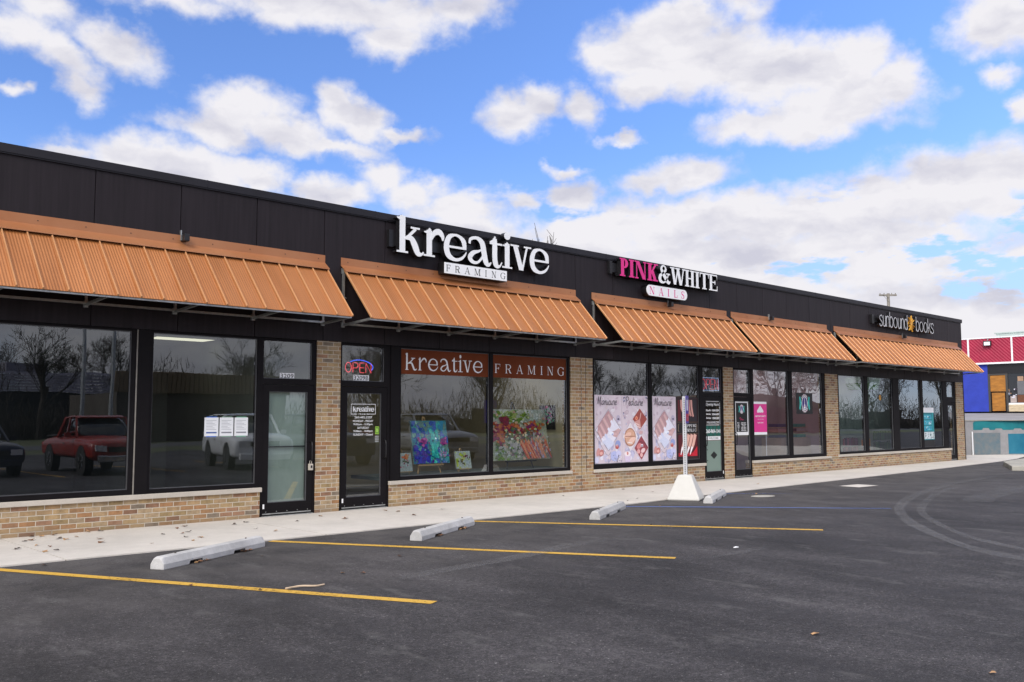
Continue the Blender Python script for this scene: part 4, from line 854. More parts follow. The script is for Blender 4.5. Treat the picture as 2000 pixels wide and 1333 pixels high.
letters(serif_caps, [('F', 10.668, 10.765), ('R', 10.878, 10.990), ('A', 11.109, 11.240), ('M', 11.351, 11.498), ('I', 11.618, 11.660), ('N', 11.786, 11.898), ('G', 12.013, 12.138)],
        4.182, .122, -.2058, .0005, M['vinylb'], pb, .14, .055, .10, name='lettering', single=True)
t = empty('shop_sign', 'magenta and white serif capitals over a white pill shaped plate, sign above the nail shop', 'sign', 'lettered signs on the black fascia', (17.4, 0, 4.7))
MB().box(15.45, 19.2, -.09, -.023, 4.70, 4.90).build('raceway', M['black'], t)
MB().box(15.36, 15.449, -.10, -.023, 4.66, 4.94).build('junction_box', M['black'], t)
MB().box(15.55, 19.32, -.085, -.0905+.002, 4.64, 4.69).build('rail', M['black'], t)
letters(serif_caps, [('P', 15.586, 15.885), ('I', 15.90, 16.085), ('N', 16.115, 16.515), ('K', 16.55, 16.93)], 4.622, .395, -.20, .11, M['pinkac'], t, .26, .075, .10, name='letter', side=M['black'])
letters(serif_caps, [('&', 16.975, 17.40), ('W', 17.40, 17.975), ('H', 17.975, 18.36), ('I', 18.37, 18.575), ('T', 18.58, 18.945), ('E', 18.955, 19.305)], 4.622, .395, -.20, .11, M['white'], t, .24, .075, .10, name='letter', side=M['black'])
def pill(x0, x1, z0, z1, y0, y1, m, name, parent):
    r = (z1-z0)/2; cz = (z0+z1)/2; pts = [(x1-r+r*math.cos(a), y0, cz+r*math.sin(a)) for a in [R(-90+15*k) for k in range(13)]]+[(x0+r+r*math.cos(a), y0, cz+r*math.sin(a)) for a in [R(90+15*k) for k in range(13)]]
    return MB().prism(pts, (0, y1-y0, 0)).build(name, m, parent)
pc = pill(16.53, 18.09, 4.276, 4.538, -.17, -.023, M['black'], 'plate_cabinet', t)
pill(16.54, 18.08, 4.284, 4.530, -.18, -.1705, M['white'], 'plate_face', pc)
letters(serif_caps, [('N', 16.648, 16.825), ('A', 16.985, 17.16), ('I', 17.312, 17.389), ('L', 17.559, 17.685), ('S', 17.847, 17.963)], 4.320, .172, -.1808, .0005, M['pinkac'], pc, .17, .05, .10, name='lettering', single=True)
t = empty('shop_sign', 'thin condensed white lettering with a golden sunburst, sign at the right end of the fascia', 'sign', 'lettered signs on the black fascia', (30.2, 0, 4.6))
MB().box(28.0, 32.2, -.09, -.023, 4.50, 4.66).build('raceway', M['black'], t)
MB().box(27.86, 27.999, -.10, -.023, 4.44, 4.72).build('junction_box', M['black'], t)
letters(thin_lower, [('s', 28.157, 28.375), ('u', 28.41, 28.60), ('n', 28.63, 28.84), ('b', 28.875, 29.11), ('o', 29.145, 29.435), ('u', 29.475, 29.68), ('n', 29.71, 29.925), ('d', 29.955, 30.185), ('b', 30.845, 31.085), ('o', 31.12, 31.42), ('o', 31.45, 31.745), ('k', 31.785, 32.03), ('s', 32.03, 32.27)],
        4.38, .335, -.20, .10, mat('dull_white_acrylic', (.50, .50, .52), .4, var=.05), t, .095, name='letter', side=M['black'])
sb = MB().tube([(30.52, -.19, 4.60), (30.52, -.05, 4.60)], .07, 10).build('sun_disc', M['gold'], t)
mb = MB()
for k in range(14):
    a = 2*math.pi*k/14+.08; r0, r1 = .05, .27 if k % 2 else .21; w = .003
    c, s_ = math.cos(a), math.sin(a); mb.add([(30.52+r0*c-w*2*s_, -.195, 4.60+r0*s_+w*2*c), (30.52+r0*c+w*2*s_, -.195, 4.60+r0*s_-w*2*c), (30.52+r1*c+w*s_, -.195, 4.60+r1*s_-w*c), (30.52+r1*c-w*s_, -.195, 4.60+r1*s_+w*c),
                                             (30.52+r0*c-w*2*s_, -.15, 4.60+r0*s_+w*2*c), (30.52+r0*c+w*2*s_, -.15, 4.60+r0*s_-w*2*c), (30.52+r1*c+w*s_, -.15, 4.60+r1*s_-w*c), (30.52+r1*c-w*s_, -.15, 4.60+r1*s_+w*c)],
                                            [(0, 1, 2, 3), (4, 7, 6, 5), (0, 4, 5, 1), (2, 6, 7, 3), (1, 5, 6, 2), (0, 3, 7, 4)])
mb.build('sun_rays', M['gold'], t)

# ---------------------------------------------------------------- numbers, neon, door lettering
def plate_number(txt, x0, x1, z0, z1, parent, bg=True):
    p = MB().box(x0, x1, .052, .0535, z0, z1).build('address_number', M['vinylw'], parent) if bg else None
    if bg: text_mesh(txt, x0+.012, x1-.012, z0+.011, z1-.011, .0515, M['vinylb'], p, 'digits', offset=.006)
    else: text_mesh(txt, x0, x1, z0, z1, .053, M['vinylw'], parent, 'address_number', offset=.015)
plate_number('3209', 7.485, 7.742, 2.153, 2.243, D1F); plate_number('3209B', 8.865, 9.185, 2.158, 2.255, D2F)
plate_number('3211', 19.26, 19.43, 2.172, 2.255, D3F, False); plate_number('3213', 20.50, 20.70, 2.19, 2.265, D4F, False)
def neon_open(x0, x1, z0, z1, y, rad, label, border=None):
    t = empty('neon_sign', label, 'neon sign', 'lit neon signs over the shop doors', ((x0+x1)/2, y, z0))
    W_, H_ = x1-x0, z1-z0
    L_ = {'O': [[(.13+.11*math.cos(a), .5+.5*math.sin(a)) for a in [2*math.pi*k/16 for k in range(17)]]],
          'P': [[(.30, 0), (.30, .98), (.44, 1.0), (.49, .86), (.49, .62), (.44, .46), (.31, .46)]],
          'E': [[(.73, 1), (.57, 1), (.56, .9), (.56, .1), (.57, 0), (.73, 0)], [(.57, .5), (.71, .5)]],
          'N': [[(.79, 0), (.79, 1), (.99, 0), (.99, 1)]]}
    for ch in 'OPEN':
        mb = MB()
        for ln in L_[ch]: mb.tube([(x0+p[0]*W_, y, z0+p[1]*H_) for p in ln], rad, 6)
        mb.build('letter_tube', M['neonr'], t)
    return t
t = neon_open(8.735, 9.27, 2.30, 2.465, .11, .0062, 'red neon word under a blue arc in the light over the second door')
MB().tube(catmull([(8.84, .11, 2.475), (8.93, .11, 2.505), (9.05, .11, 2.512), (9.18, .11, 2.49), (9.28, .11, 2.44), (9.305, .11, 2.39), (9.275, .11, 2.345)], 4), .0075, 6).build('arc_tube', M['neonb'], t)
MB().tube([(9.06, .13, 2.745), (9.055, .13, 2.2)], .006, 6).build('power_cord', M['black'], t)
M['neonr_on'] = M['neonr']; M['neonr'] = mat('dim_red_neon_tube', (.6, .1, .12), .4, emit=(1, .09, .13), es=.55, var=.01)
t = neon_open(19.0, 19.72, 2.225, 2.475, .11, .006, 'red neon word in a pale blue border over the nail shop door')
MB().tube([(18.96, .115, 2.20), (18.96, .115, 2.51), (19.73, .115, 2.51), (19.75, .115, 2.49), (19.75, .115, 2.20), (18.96, .115, 2.20)], .006, 6).build('border_tube', mat('pale_blue_tube', (.5, .6, .8), .4, emit=(.35, .5, .9), es=.5, var=.01), t)
MB().box(18.97, 19.74, .125, .13, 2.205, 2.505).build('backing', mat('clear_blue_backing', (.05, .09, .16), .3, var=.1), t)
# door B lettering
fy = .0545
mb = MB(); w = .008
mb.box(8.83, 9.33, fy, fy+.001, 1.760, 1.760+w).box(8.83, 8.83+w, fy, fy+.001, 1.592+w, 1.76).box(9.33-w, 9.33, fy, fy+.001, 1.592+w, 1.76).box(8.83, 8.955, fy, fy+.001, 1.592, 1.592+w).box(9.205, 9.33, fy, fy+.001, 1.592, 1.592+w)
bx = mb.build('lettering_border', M['vinylw'], D2)
letters(old_lower, [('k', 8.865, 8.935), ('r', 8.938, 8.985), ('e', 8.988, 9.05), ('a', 9.053, 9.12), ('t', 9.118, 9.152), ('i', 9.154, 9.182), ('v', 9.180, 9.238), ('e', 9.236, 9.298)], 1.640, .062, fy, .0005, M['vinylw'], D2, .27, .11, name='lettering', single=True)
letters(serif_caps, [('F', 8.985, 9.003), ('R', 9.016, 9.036), ('A', 9.050, 9.072), ('M', 9.086, 9.112), ('I', 9.127, 9.134), ('N', 9.148, 9.170), ('G', 9.180, 9.200)], 1.584, .024, fy, .0005, M['vinylw'], D2, .22, .12, .08, name='lettering', single=True)
for txt, x0, x1, z0, z1 in (('260.482.5207', 8.90, 9.26, 1.524, 1.560), ('MONDAY - FRIDAY', 8.872, 9.285, 1.462, 1.498), ('9:00am - 5:30pm', 8.882, 9.272, 1.400, 1.442), ('SATURDAY', 8.962, 9.20, 1.348, 1.384), ('9:00am - 4:00pm', 8.882, 9.272, 1.286, 1.328), ('SUNDAY - Closed', 8.882, 9.275, 1.235, 1.271)):
    text_mesh(txt, x0, x1, z0, z1, fy, M['vinylw'], D2, offset=.012)
a = Art(fy); a.rect(9.325, 9.405, 1.255, 1.385, lin(150, 190, 70)); a.rect(9.335, 9.395, 1.270, 1.370, lin(70, 120, 40)); a.rect(9.345, 9.385, 1.285, 1.355, lin(160, 200, 90))
for k in range(4): a.rect(9.32, 9.40, 1.12+k*.03, 1.137+k*.03, (.35, .36, .36))
a.build('card_sticker', M['printflat'], D2)
# door C film and lettering
a = Art(fy)
a.rect(19.055, 19.70, .225, 1.0, lin(118, 136, 126)); a.rect(19.055, 19.70, .975, 1.0, lin(110, 40, 45))
g_ = lin(28, 92, 80)
for k in range(4): a.rect(19.06+k*.165, 19.06+k*.165+.14, 1.08, 1.33, g_)
a.poly([(19.40, .52), (19.545, .615), (19.40, .71), (19.255, .615)], lin(22, 24, 24)); 
a.ell(19.12, .75, .02, .02, lin(60, 75, 70)); a.ell(19.12, .49, .02, .02, lin(60, 75, 70))
pill_ = [(19.06, .985), (19.70, .985), (19.70, 1.075), (19.06, 1.075)]; a.poly(pill_, (.78, .78, .78))
a.build('window_film', M['printflat'], D3)
mb = MB(); z0, z1, x0, x1 = 1.345, 1.93, 19.07, 19.685
for q in ((x0+.03, x1-.03, z0, z0+.012), (x0+.03, x1-.03, z1-.012, z1), (x0, x0+.012, z0+.03, z1-.03), (x1-.012, x1, z0+.03, z1-.03)): mb.box(q[0], q[1], fy-.002, fy-.0015, q[2], q[3])
mb.build('lettering_border', M['vinylw'], D3)
text_mesh('Opening Hours', 19.10, 19.65, 1.80, 1.895, fy-.002, M['vinylw'], D3, shear=.3, offset=.01)
for z, l, r_ in ((1.68, 'Mon-Fri', '9:30AM-7:00PM'), (1.585, 'Saturday', '9:00AM-6:00PM'), (1.49, 'Sunday', '11:00AM-5:00PM')):
    text_mesh(l, 19.10, 19.30, z, z+.055, fy-.002, M['vinylw'], D3, offset=.03); text_mesh(r_, 19.345, 19.65, z, z+.055, fy-.002, M['vinylw'], D3, offset=.03)
text_mesh('WALK-INS WELCOME', 19.12, 19.64, 1.385, 1.44, fy-.002, M['vinylw'], D3, offset=.01)
text_mesh('260-969-1141', 19.08, 19.69, 1.15, 1.25, fy-.002, M['vinylw'], D3, offset=.03)
text_mesh('WELCOME', 19.20, 19.60, 1.005, 1.055, fy-.002, mat('grey_vinyl', (.3, .3, .3), .5, var=.02), D3, offset=.02)

# ---------------------------------------------------------------- emblem banner art
def emblem(a, cx, cz, s):
    teal, wh, pur = lin(60, 190, 180), (.8, .78, .8), lin(62, 38, 120)
    for sg in (-1, 1):
        a.poly([(cx+sg*.24*s, cz+.02*s), (cx+sg*.30*s, cz+.16*s), (cx+sg*.36*s, cz+.30*s), (cx+sg*.43*s, cz+.25*s), (cx+sg*.40*s, cz+.02*s), (cx+sg*.44*s, cz-.22*s), (cx+sg*.38*s, cz-.30*s), (cx+sg*.30*s, cz-.16*s)], teal)
        for k in (-.15, -.03, .10): a.rib([(cx+sg*.27*s, cz+k*.4*s), (cx+sg*.39*s, cz+k*1.4*s)], .012*s, lin(20, 90, 85))
    a.ell(cx, cz, .245*s, .30*s, wh, 20); a.ell(cx, cz, .205*s, .26*s, pur, 20)
    for k in (-.10, -.05, .05, .10): a.rib([(cx+k*s, cz+.2*s), (cx+k*s, cz-.18*s)], .008*s, lin(35, 20, 80))
    a.poly([(cx-.012*s, cz+.24*s), (cx+.012*s, cz+.24*s), (cx+.02*s, cz-.05*s), (cx-.02*s, cz-.05*s)], wh); a.ell(cx, cz-.09*s, .06*s, .055*s, wh); a.ell(cx, cz-.17*s, .085*s, .07*s, wh); a.ell(cx, cz-.12*s, .025*s, .025*s, lin(200, 60, 80))
    for up in (1, -1):
        pts = []
        for k in range(9):
            t = R(90-50+100*k/8); pts.append((cx+.29*s*math.cos(t)*1.0, cz+up*(.34*s*math.sin(t)+(.028*s if k % 2 else -.01*s))))
        a.rib(pts, .055*s, wh)
        for k in range(7):
            t = R(90-42+84*k/6); a.rib([(cx+.29*s*math.cos(t), cz+up*.31*s*math.sin(t)), (cx+.31*s*math.cos(t), cz+up*.40*s*math.sin(t))], .022*s, lin(180, 60, 90) if k % 3 == 1 else (.02, .02, .02))
def flat_thing(name, art_or_mb, m, label, cat, group=None):
    o = art_or_mb.build(name, m); return tag(o, label, cat, group)
a = Art(.0555); a.rect(23.40, 24.30, 1.63, 2.215, lin(14, 14, 18)); emblem(a, 23.86, 1.925, .66)
flat_thing('banner', a, M['printflat'], 'square black banner with a teal and purple oval emblem on shop glass', 'banner')
t = empty('door_poster', 'tall white framed black poster with an emblem and hours on the fourth door', 'poster', None, (20.67, .05, 1.08))
a = Art(.0535); a.rect(20.36, 20.97, 1.085, 1.965, (.80, .80, .80)); a.rect(20.40, 20.93, 1.165, 1.905, lin(14, 14, 17)); emblem(a, 20.665, 1.745, .30)
a.rib([(20.56, 1.50), (20.60, 1.53), (20.62, 1.46)], .01, lin(220, 50, 110)); a.rib([(20.64, 1.47), (20.66, 1.50), (20.69, 1.47), (20.74, 1.475)], .01, lin(220, 50, 110))
a.build('poster_sheet', M['printflat'], t)
text_mesh('Mon\nTue\nWed\nThu\nFri\nSat', 20.45, 20.55, 1.185, 1.415, .0515, M['vinylw'], t, offset=.02); text_mesh('10am-6pm\n10am-6pm\nClosed\n10am-6pm\n10am-8pm\n10am-6pm', 20.63, 20.86, 1.185, 1.415, .0515, M['vinylw'], t, offset=.02)
t = empty('standing_sign', 'bright pink and white sign over a thin white pole at the shop window', 'sign', None, (21.56, .12, .52))
a = Art(.0555); a.rect(21.235, 21.865, 1.085, 1.945, (.80, .80, .81)); a.rect(21.235, 21.865, 1.15, 1.885, lin(212, 52, 136))
for x_, z_ in ((21.55, 1.79), (21.50, 1.745), (21.60, 1.745), (21.45, 1.70), (21.55, 1.70), (21.65, 1.70)): a.poly([(x_-.055, z_-.03), (x_, z_-.045), (x_+.055, z_-.03), (x_+.05, z_+.015), (x_, z_+.055), (x_-.05, z_+.015)], (.78, .76, .78)); a.rib([(x_, z_-.04), (x_, z_+.01)], .006, lin(212, 52, 136))
a.build('sign_panel', M['printflat'], t)
text_mesh('OPPORTUNITY', 21.29, 21.82, 1.545, 1.585, .0545, M['vinylw'], t, offset=.02)
text_mesh('JOIN THE TEAM', 21.42, 21.70, 1.475, 1.495, .0545, M['vinylw'], t, offset=.02); text_mesh('SCAN TODAY', 21.41, 21.70, 1.38, 1.41, .0545, M['vinylw'], t, offset=.02)
MB().box(21.83, 21.85, .062, .077, .525, 1.1).build('pole', M['white'], t)

# rust coloured banners across the top of the framing window
for x0, x1, lab in ((9.852, 11.928, 'rust brown window banner with pale lower case lettering, left pane'), (12.042, 14.108, 'rust brown window banner with widely spaced capitals, right pane')):
    b_ = MB().box(x0, x1, .053, .056, 2.305, 2.743).build('window_banner', M['rust']); tag(b_, lab, 'banner', 'rust brown banners on the framing window')
    if x0 < 10: letters(old_lower, [('k', 9.955, 10.205), ('r', 10.245, 10.43), ('e', 10.465, 10.70), ('a', 10.745, 11.00), ('t', 11.025, 11.155), ('i', 11.175, 11.29), ('v', 11.29, 11.515), ('e', 11.545, 11.79)], 2.378, .222, .0520, .0005, M['vinylw'], b_, .155, .06, name='lettering', single=True)
    else: letters(serif_caps, [('F', 12.105, 12.24), ('R', 12.38, 12.54), ('A', 12.68, 12.86), ('M', 12.995, 13.205), ('I', 13.35, 13.42), ('N', 13.555, 13.72), ('G', 13.855, 14.04)], 2.394, .174, .0520, .0005, M['vinylw'], b_, .125, .045, .09, name='lettering', single=True)

# three taped notices
for k, (x0, tape) in enumerate(((6.255, lin(40, 100, 190)), (6.495, lin(130, 160, 140)), (6.735, lin(110, 170, 140)))):
    a = Art(.0555); a.rect(x0+.03, x0+.20, 1.525, 1.553, tape); a.rect(x0, x0+.222, 1.262, 1.540, (.78, .79, .80))
    a.rect(x0+.03, x0+.19, 1.250, 1.264, tape)
    for j in range(7): a.rect(x0+.03, x0+.19-.03*(j % 3), 1.36+j*.022, 1.366+j*.022, (.35, .36, .38))
    a.rect(x0+.03, x0+.195, 1.305, 1.325, lin(50, 80, 150) if k == 0 else (.22, .22, .25))
    flat_thing('paper_notice', a, M['printflat'], ('white paper notice with blue tape, leftmost of three on the glass', 'white paper notice in the middle of three on the glass', 'white paper notice with green tape, rightmost of three on the glass')[k], 'notice', 'paper notices taped to the empty shop window')

# ---------------------------------------------------------------- nail shop posters
skin, skin2, lilac, white_, blu = lin(206, 170, 170), lin(186, 146, 150), lin(196, 186, 214), lin(236, 230, 236), lin(168, 176, 214)
def poster_bg(a, x0, x1, z0, z1, rnd):
    a.rect(x0, x1, z0, z1, lin(214, 200, 208))
    for k in range(120):
        cx, cz = rnd.uniform(x0+.08, x1-.08), rnd.uniform(z0+.06, z1-.06); rx, rz = rnd.uniform(.02, .075), rnd.uniform(.012, .055)
        a.ell(cx, cz, rx, rz, lin(*rnd.choice(([(220, 206, 214), (206, 186, 198), (226, 218, 224), (196, 176, 188), (212, 196, 200)] if cz > 1.35 else [(214, 208, 224), (196, 192, 216), (226, 222, 232), (184, 180, 206), (206, 190, 204), (172, 170, 196)]))), 9, rnd.uniform(0, 180))
def finger(a, x, z, ang, L_, w, nail, sk=skin):
    dx, dz = math.cos(R(ang)), math.sin(R(ang)); a.rib([(x-dx*L_, z-dz*L_), (x-dx*L_*.45, z-dz*L_*.45+.004), (x, z)], [w*1.05, w*1.02, w*.86], sk)
    for o_, ww, k_ in ((-.44, .14, .62), (-.30, .2, .88), (.10, .34, 1.12), (.44, .08, .80)): a.rib([(x-dx*L_*.95-dz*w*o_, z-dz*L_*.95+dx*w*o_), (x-dx*w*.2-dz*w*o_, z-dz*w*.2+dx*w*o_)], w*ww, tuple(min(1, v*k_) for v in sk))
    a.ell(x, z, w*.43, w*.43, sk, 9); a.rib([(x-dx*w*.35, z-dz*w*.35), (x+dx*w*.5, z+dz*w*.5), (x+dx*w*1.2, z+dz*w*1.2)], [w*.62, w*.66, w*.28], nail)
def manicure(x0, word=True):
    a = Art(.0535); rnd = random.Random(5); X = lambda u: x0+u; z0, z1 = .545, 2.02
    poster_bg(a, x0, x0+.93, z0, z1, rnd)
    D = [(X(.47), 1.715), (X(.90), 1.27), (X(.47), .81), (X(.04), 1.27)]
    a.poly([(p[0], p[1]) for p in D], lin(120, 110, 122)); c = (X(.47), 1.2625); a.poly([(c[0]+(p[0]-c[0])*.975, c[1]+(p[1]-c[1])*.975) for p in D], lin(226, 224, 236))
    a.poly([(X(.12), 1.35), (X(.47), 1.695), (X(.63), 1.53), (X(.54), 1.34), (X(.40), 1.15), (X(.22), 1.12), (X(.10), 1.22)], skin2)
    finger(a, X(.575), 1.44, -54, .20, .105, lin(232, 230, 244)); finger(a, X(.48), 1.28, -52, .30, .105, lin(232, 232, 246)); finger(a, X(.375), 1.15, -53, .30, .10, lin(206, 212, 236)); finger(a, X(.26), 1.07, -56, .22, .085, lin(230, 228, 242))
    a.poly([(X(.60), 1.22), (X(.80), 1.30), (X(.885), 1.265), (X(.74), 1.10), (X(.62), 1.13)], skin); finger(a, X(.60), 1.19, 178, .14, .10, lin(236, 240, 250))
    a.ell(X(.60), 1.17, .03, .02, blu)
    a.poly([(X(.26), 1.02), (X(.48), 1.10), (X(.66), .98), (X(.48), .84)], lin(210, 214, 234))
    a.rib([(X(.02), 1.18), (X(.40), .74), (X(.54), .80)], .008, lin(140, 130, 140))
    a.ell(X(.78), .96, .09, .08, lin(150, 160, 206)); a.ell(X(.75), .90, .055, .05, lin(190, 92, 88)); a.ell(X(.745), .93, .012, .03, (.8, .8, .8), 8)
    a.ell(X(.66), .70, .13, .11, lin(180, 186, 226)); a.ell(X(.80), .75, .09, .07, lin(200, 200, 232)); a.ell(X(.22), .78, .09, .07, lin(190, 122, 118), 12, 20); a.ell(X(.12), .80, .05, .09, lin(206, 150, 146), 10, -20); a.ell(X(.22), .77, .05, .035, lin(226, 176, 166)); a.ell(X(.07), .63, .07, .07, lin(206, 206, 228))
    a.ell(X(.80), 1.50, .07, .09, lin(186, 176, 196)); a.ell(X(.80), 1.50, .035, .02, lin(70, 64, 84)); a.ell(X(.84), 1.42, .05, .04, lin(222, 214, 224))
    for k in range(26): xx, zz = X(rnd.uniform(.60, .90)), rnd.uniform(.57, .72); a.ell(xx, zz, .016, .009, lin(*rnd.choice([(110, 110, 130), (230, 228, 236), (150, 146, 170)])), 7, rnd.uniform(0, 180))
    for st in script_word('Manicure', X(.09), X(.78), 1.812, .092, .15): a.strips([st], X(.09), 1.812, .088, lin(62, 54, 66))
    return a
flat_thing('window_poster', manicure(14.965), M['print'], 'pale lilac manicure poster at the left edge of the nail shop window', 'poster', 'large printed posters on the nail shop window')
flat_thing('window_poster', manicure(16.945), M['print'], 'pale lilac manicure poster in the right pane beside the dark poster', 'poster', 'large printed posters on the nail shop window')
a = Art(.0535); rnd = random.Random(8); x0 = 15.898; X = lambda u: x0+u; poster_bg(a, x0, 16.815, .545, 2.02, rnd)
def diamond(cx, cz, rx, rz, c): a.poly([(cx, cz+rz*1.04), (cx+rx*1.04, cz), (cx, cz-rz*1.04), (cx-rx*1.04, cz)], lin(238, 234, 240)); a.poly([(cx, cz+rz), (cx+rx, cz), (cx, cz-rz), (cx-rx, cz)], c)
diamond(X(.62), 1.50, .26, .24, lin(158, 78, 70)); a.rib([(X(.66), 1.64), (X(.60), 1.47), (X(.48), 1.40)], .02, lin(222, 190, 184)); a.ell(X(.50), 1.52, .045, .045, lin(236, 150, 120)); a.ell(X(.50), 1.52, .018, .018, lin(190, 90, 60)); a.poly([(X(.42), 1.44), (X(.62), 1.50), (X(.66), 1.30), (X(.60), 1.27)], lin(206, 150, 142))
a.rib([(X(.44), 1.42), (X(.60), 1.36)], .02, lin(236, 206, 200)); a.rib([(X(.5), 1.34), (X(.64), 1.31)], .016, lin(240, 222, 220))
diamond(X(.28), 1.11, .25, .30, lin(228, 220, 222)); a.ell(X(.27), 1.10, .20, .205, lin(176, 124, 104), 18); a.ell(X(.27), 1.10, .172, .178, lin(214, 168, 142), 18)
a.ell(X(.19), 1.15, .13, .05, lin(232, 190, 172), 12, 18); a.ell(X(.34), 1.04, .13, .055, lin(236, 196, 180), 12, 18); a.rib([(X(.10), 1.12), (X(.26), 1.12), (X(.44), 1.12)], .014, lin(150, 96, 84))
for k in range(5): a.ell(X(.19+k*.035), .985-.004*k, .015, .018, lin(244, 234, 232), 8)
diamond(X(.66), .86, .25, .27, lin(150, 70, 78)); a.ell(X(.58), .90, .09, .06, lin(206, 130, 130), 10, 30); a.ell(X(.72), .80, .08, .05, lin(232, 200, 200), 10, 20); a.rect(X(.64), X(.72), .88, .94, lin(226, 220, 228)); a.ell(X(.68), .90, .02, .02, lin(60, 50, 70)); a.ell(X(.56), .78, .06, .05, lin(222, 168, 166)); a.ell(X(.66), .70, .05, .05, lin(226, 178, 174)); a.rib([(X(.60), 1.0), (X(.78), .96), (X(.86), .86)], .02, lin(110, 54, 70))
diamond(X(.84), 1.19, .075, .15, lin(206, 190, 204)); a.ell(X(.65), 1.20, .07, .04, lin(206, 168, 170), 10, 10)
a.poly([(X(.06), .73), (X(.28), .73), (X(.26), .56), (X(.10), .56)], lin(216, 200, 222)); a.ell(X(.17), .74, .115, .055, lin(240, 228, 230)); a.ell(X(.17), .75, .03, .035, lin(196, 90, 80)); a.ell(X(.15), .76, .015, .03, lin(240, 200, 190))
for k in range(18): xx, zz = X(rnd.choice([rnd.uniform(.03, .15), rnd.uniform(.78, .90)])), rnd.choice([rnd.uniform(1.35, 1.65), rnd.uniform(1.86, 1.99)]); a.ell(xx, zz, .022, .012, lin(*rnd.choice([(110, 116, 160), (170, 176, 206), (90, 90, 120)])), 7, rnd.uniform(0, 180))
for st in script_word('Pedicure', X(.10), X(.76), 1.806, .092, .15): a.strips([st], X(.10), 1.806, .088, lin(62, 54, 66))
flat_thing('window_poster', a, M['print'], 'pale lilac pedicure poster in the left pane beside the mullion', 'poster', 'large printed posters on the nail shop window')
t = empty('window_poster', 'dark poster with red pictures of hands and long nails behind the sign post', 'poster', 'large printed posters on the nail shop window', (18.3, .05, .54))
a = Art(.0535); x0, x1 = 17.885, 18.775; X = lambda u: x0+u; a.rect(x0, x1, .545, 2.015, lin(30, 22, 26)); a.rect(x0+.03, x1-.03, .565, 1.995, lin(70, 34, 36)); a.rect(x0+.04, x1-.04, .575, 1.985, lin(34, 22, 26))
a.rect(X(.07), X(.82), 1.45, 1.95, lin(40, 34, 40)); a.poly([(X(.07), 1.45), (X(.22), 1.45), (X(.12), 1.95), (X(.07), 1.95)], lin(96, 20, 30))
for k in range(5): a.rib([(X(.20+k*.10), 1.95), (X(.22+k*.10), 1.74), (X(.34+k*.085), 1.60-.012*k)], [.075, .07, .05], lin(196, 140, 132) if k % 2 else lin(208, 152, 142)); a.ell(X(.352+k*.085), 1.585-.012*k, .022, .032, lin(50, 20, 34), 8, -60)
a.ell(X(.42), 1.66, .12, .05, lin(196, 140, 130), 12, -20); a.ell(X(.30), 1.50, .06, .03, lin(200, 40, 50))
a.rect(x0+.02, x1-.02, 1.150, 1.425, lin(30, 23, 26)); a.rect(x0+.02, x1-.02, 1.42, 1.426, lin(130, 100, 70)); a.rect(x0+.02, x1-.02, 1.15, 1.156, lin(130, 100, 70))
for sg, cx in ((1, X(.07)), (-1, X(.82))): a.rib([(cx+sg*.03, 1.38), (cx, 1.34), (cx+sg*.01, 1.29), (cx, 1.24), (cx+sg*.03, 1.20)], .009, lin(180, 160, 130))
a.rect(X(.07), X(.82), .62, 1.13, lin(84, 18, 28)); a.rect(X(.07), X(.82), .62, .70, lin(170, 22, 40)); a.poly([(X(.55), .62), (X(.82), .62), (X(.82), .85)], lin(190, 26, 46))
for k in range(4): a.rib([(X(.36+k*.13), 1.13), (X(.28+k*.13), .92), (X(.19+k*.125), .76)], [.125, .10, .06], lin(226, 178, 162)); a.rib([(X(.235+k*.128), .84), (X(.20+k*.126), .77), (X(.155+k*.122), .655)], [.066, .056, .02], lin(244, 236, 238)); a.rib([(X(.42+k*.13), 1.13), (X(.33+k*.13), .90)], .012, lin(120, 40, 44))
a.build('poster_sheet', M['print'], t)
letters(serif_caps, [(c, 18.165+i*.072, 18.165+i*.072+(.062 if c != 'I' else .035)) for i, c in enumerate('DIPPING')], 1.305, .068, .0535-.008, .0002, M['vinylw'], t, .2, .08, .08, name='lettering', single=True)
letters(serif_caps, [(c, 18.165+i*.072, 18.165+i*.072+(.062 if c != 'I' else .035)) for i, c in enumerate('ACRYLIC')], 1.20, .068, .0535-.008, .0002, M['vinylw'], t, .2, .08, .08, name='lettering', single=True)

# ---------------------------------------------------------------- paintings and easels behind the framing window
sh = MB().box(9.65, 14.36, .16, 1.25, .44, .50).box(9.65, 14.36, .16, .2, .008, .44).build('display_shelf', mat('grey_green_shelf', (.10, .12, .115), .6, var=.15)); tag(sh, 'long low grey display shelf under the paintings inside the framing window', 'shelf')
def lean(px, pz, x0, yb, zb, k): return (x0+px, yb+pz*k, zb+pz)
class Canvas:
    def __init__(s, x0, w, h, yb, zb, k, th=.03):
        s.mb = MB(); s.a = (x0, yb, zb, k); s.w, s.h = w, h; s.l = 0; s.th = th
        p = [lean(0, 0, *s.a), lean(w, 0, *s.a), lean(w, h, *s.a), lean(0, h, *s.a)]
        s.mb.prism(p, (0, th, 0), (.5, .5, .45))
    def q(s, u, v): s_ = lean(u*s.w, v*s.h, *s.a); return (s_[0], s_[1]-.0006-s.l, s_[2])
    def poly(s, pts, c): s.mb.add([s.q(u, v) for u, v in pts], [tuple(range(len(pts)))], c); s.l += .00012
    def blob(s, u, v, r, c, rnd, asp=1, n=11):
        pts = []
        for i in range(n):
            t = 2*math.pi*i/n; rr = r*rnd.uniform(.55, 1.15); pts.append((min(.99, max(.01, u+rr*math.cos(t))), min(.99, max(.01, v+rr*asp*math.sin(t)))))
        s.poly(pts, c)
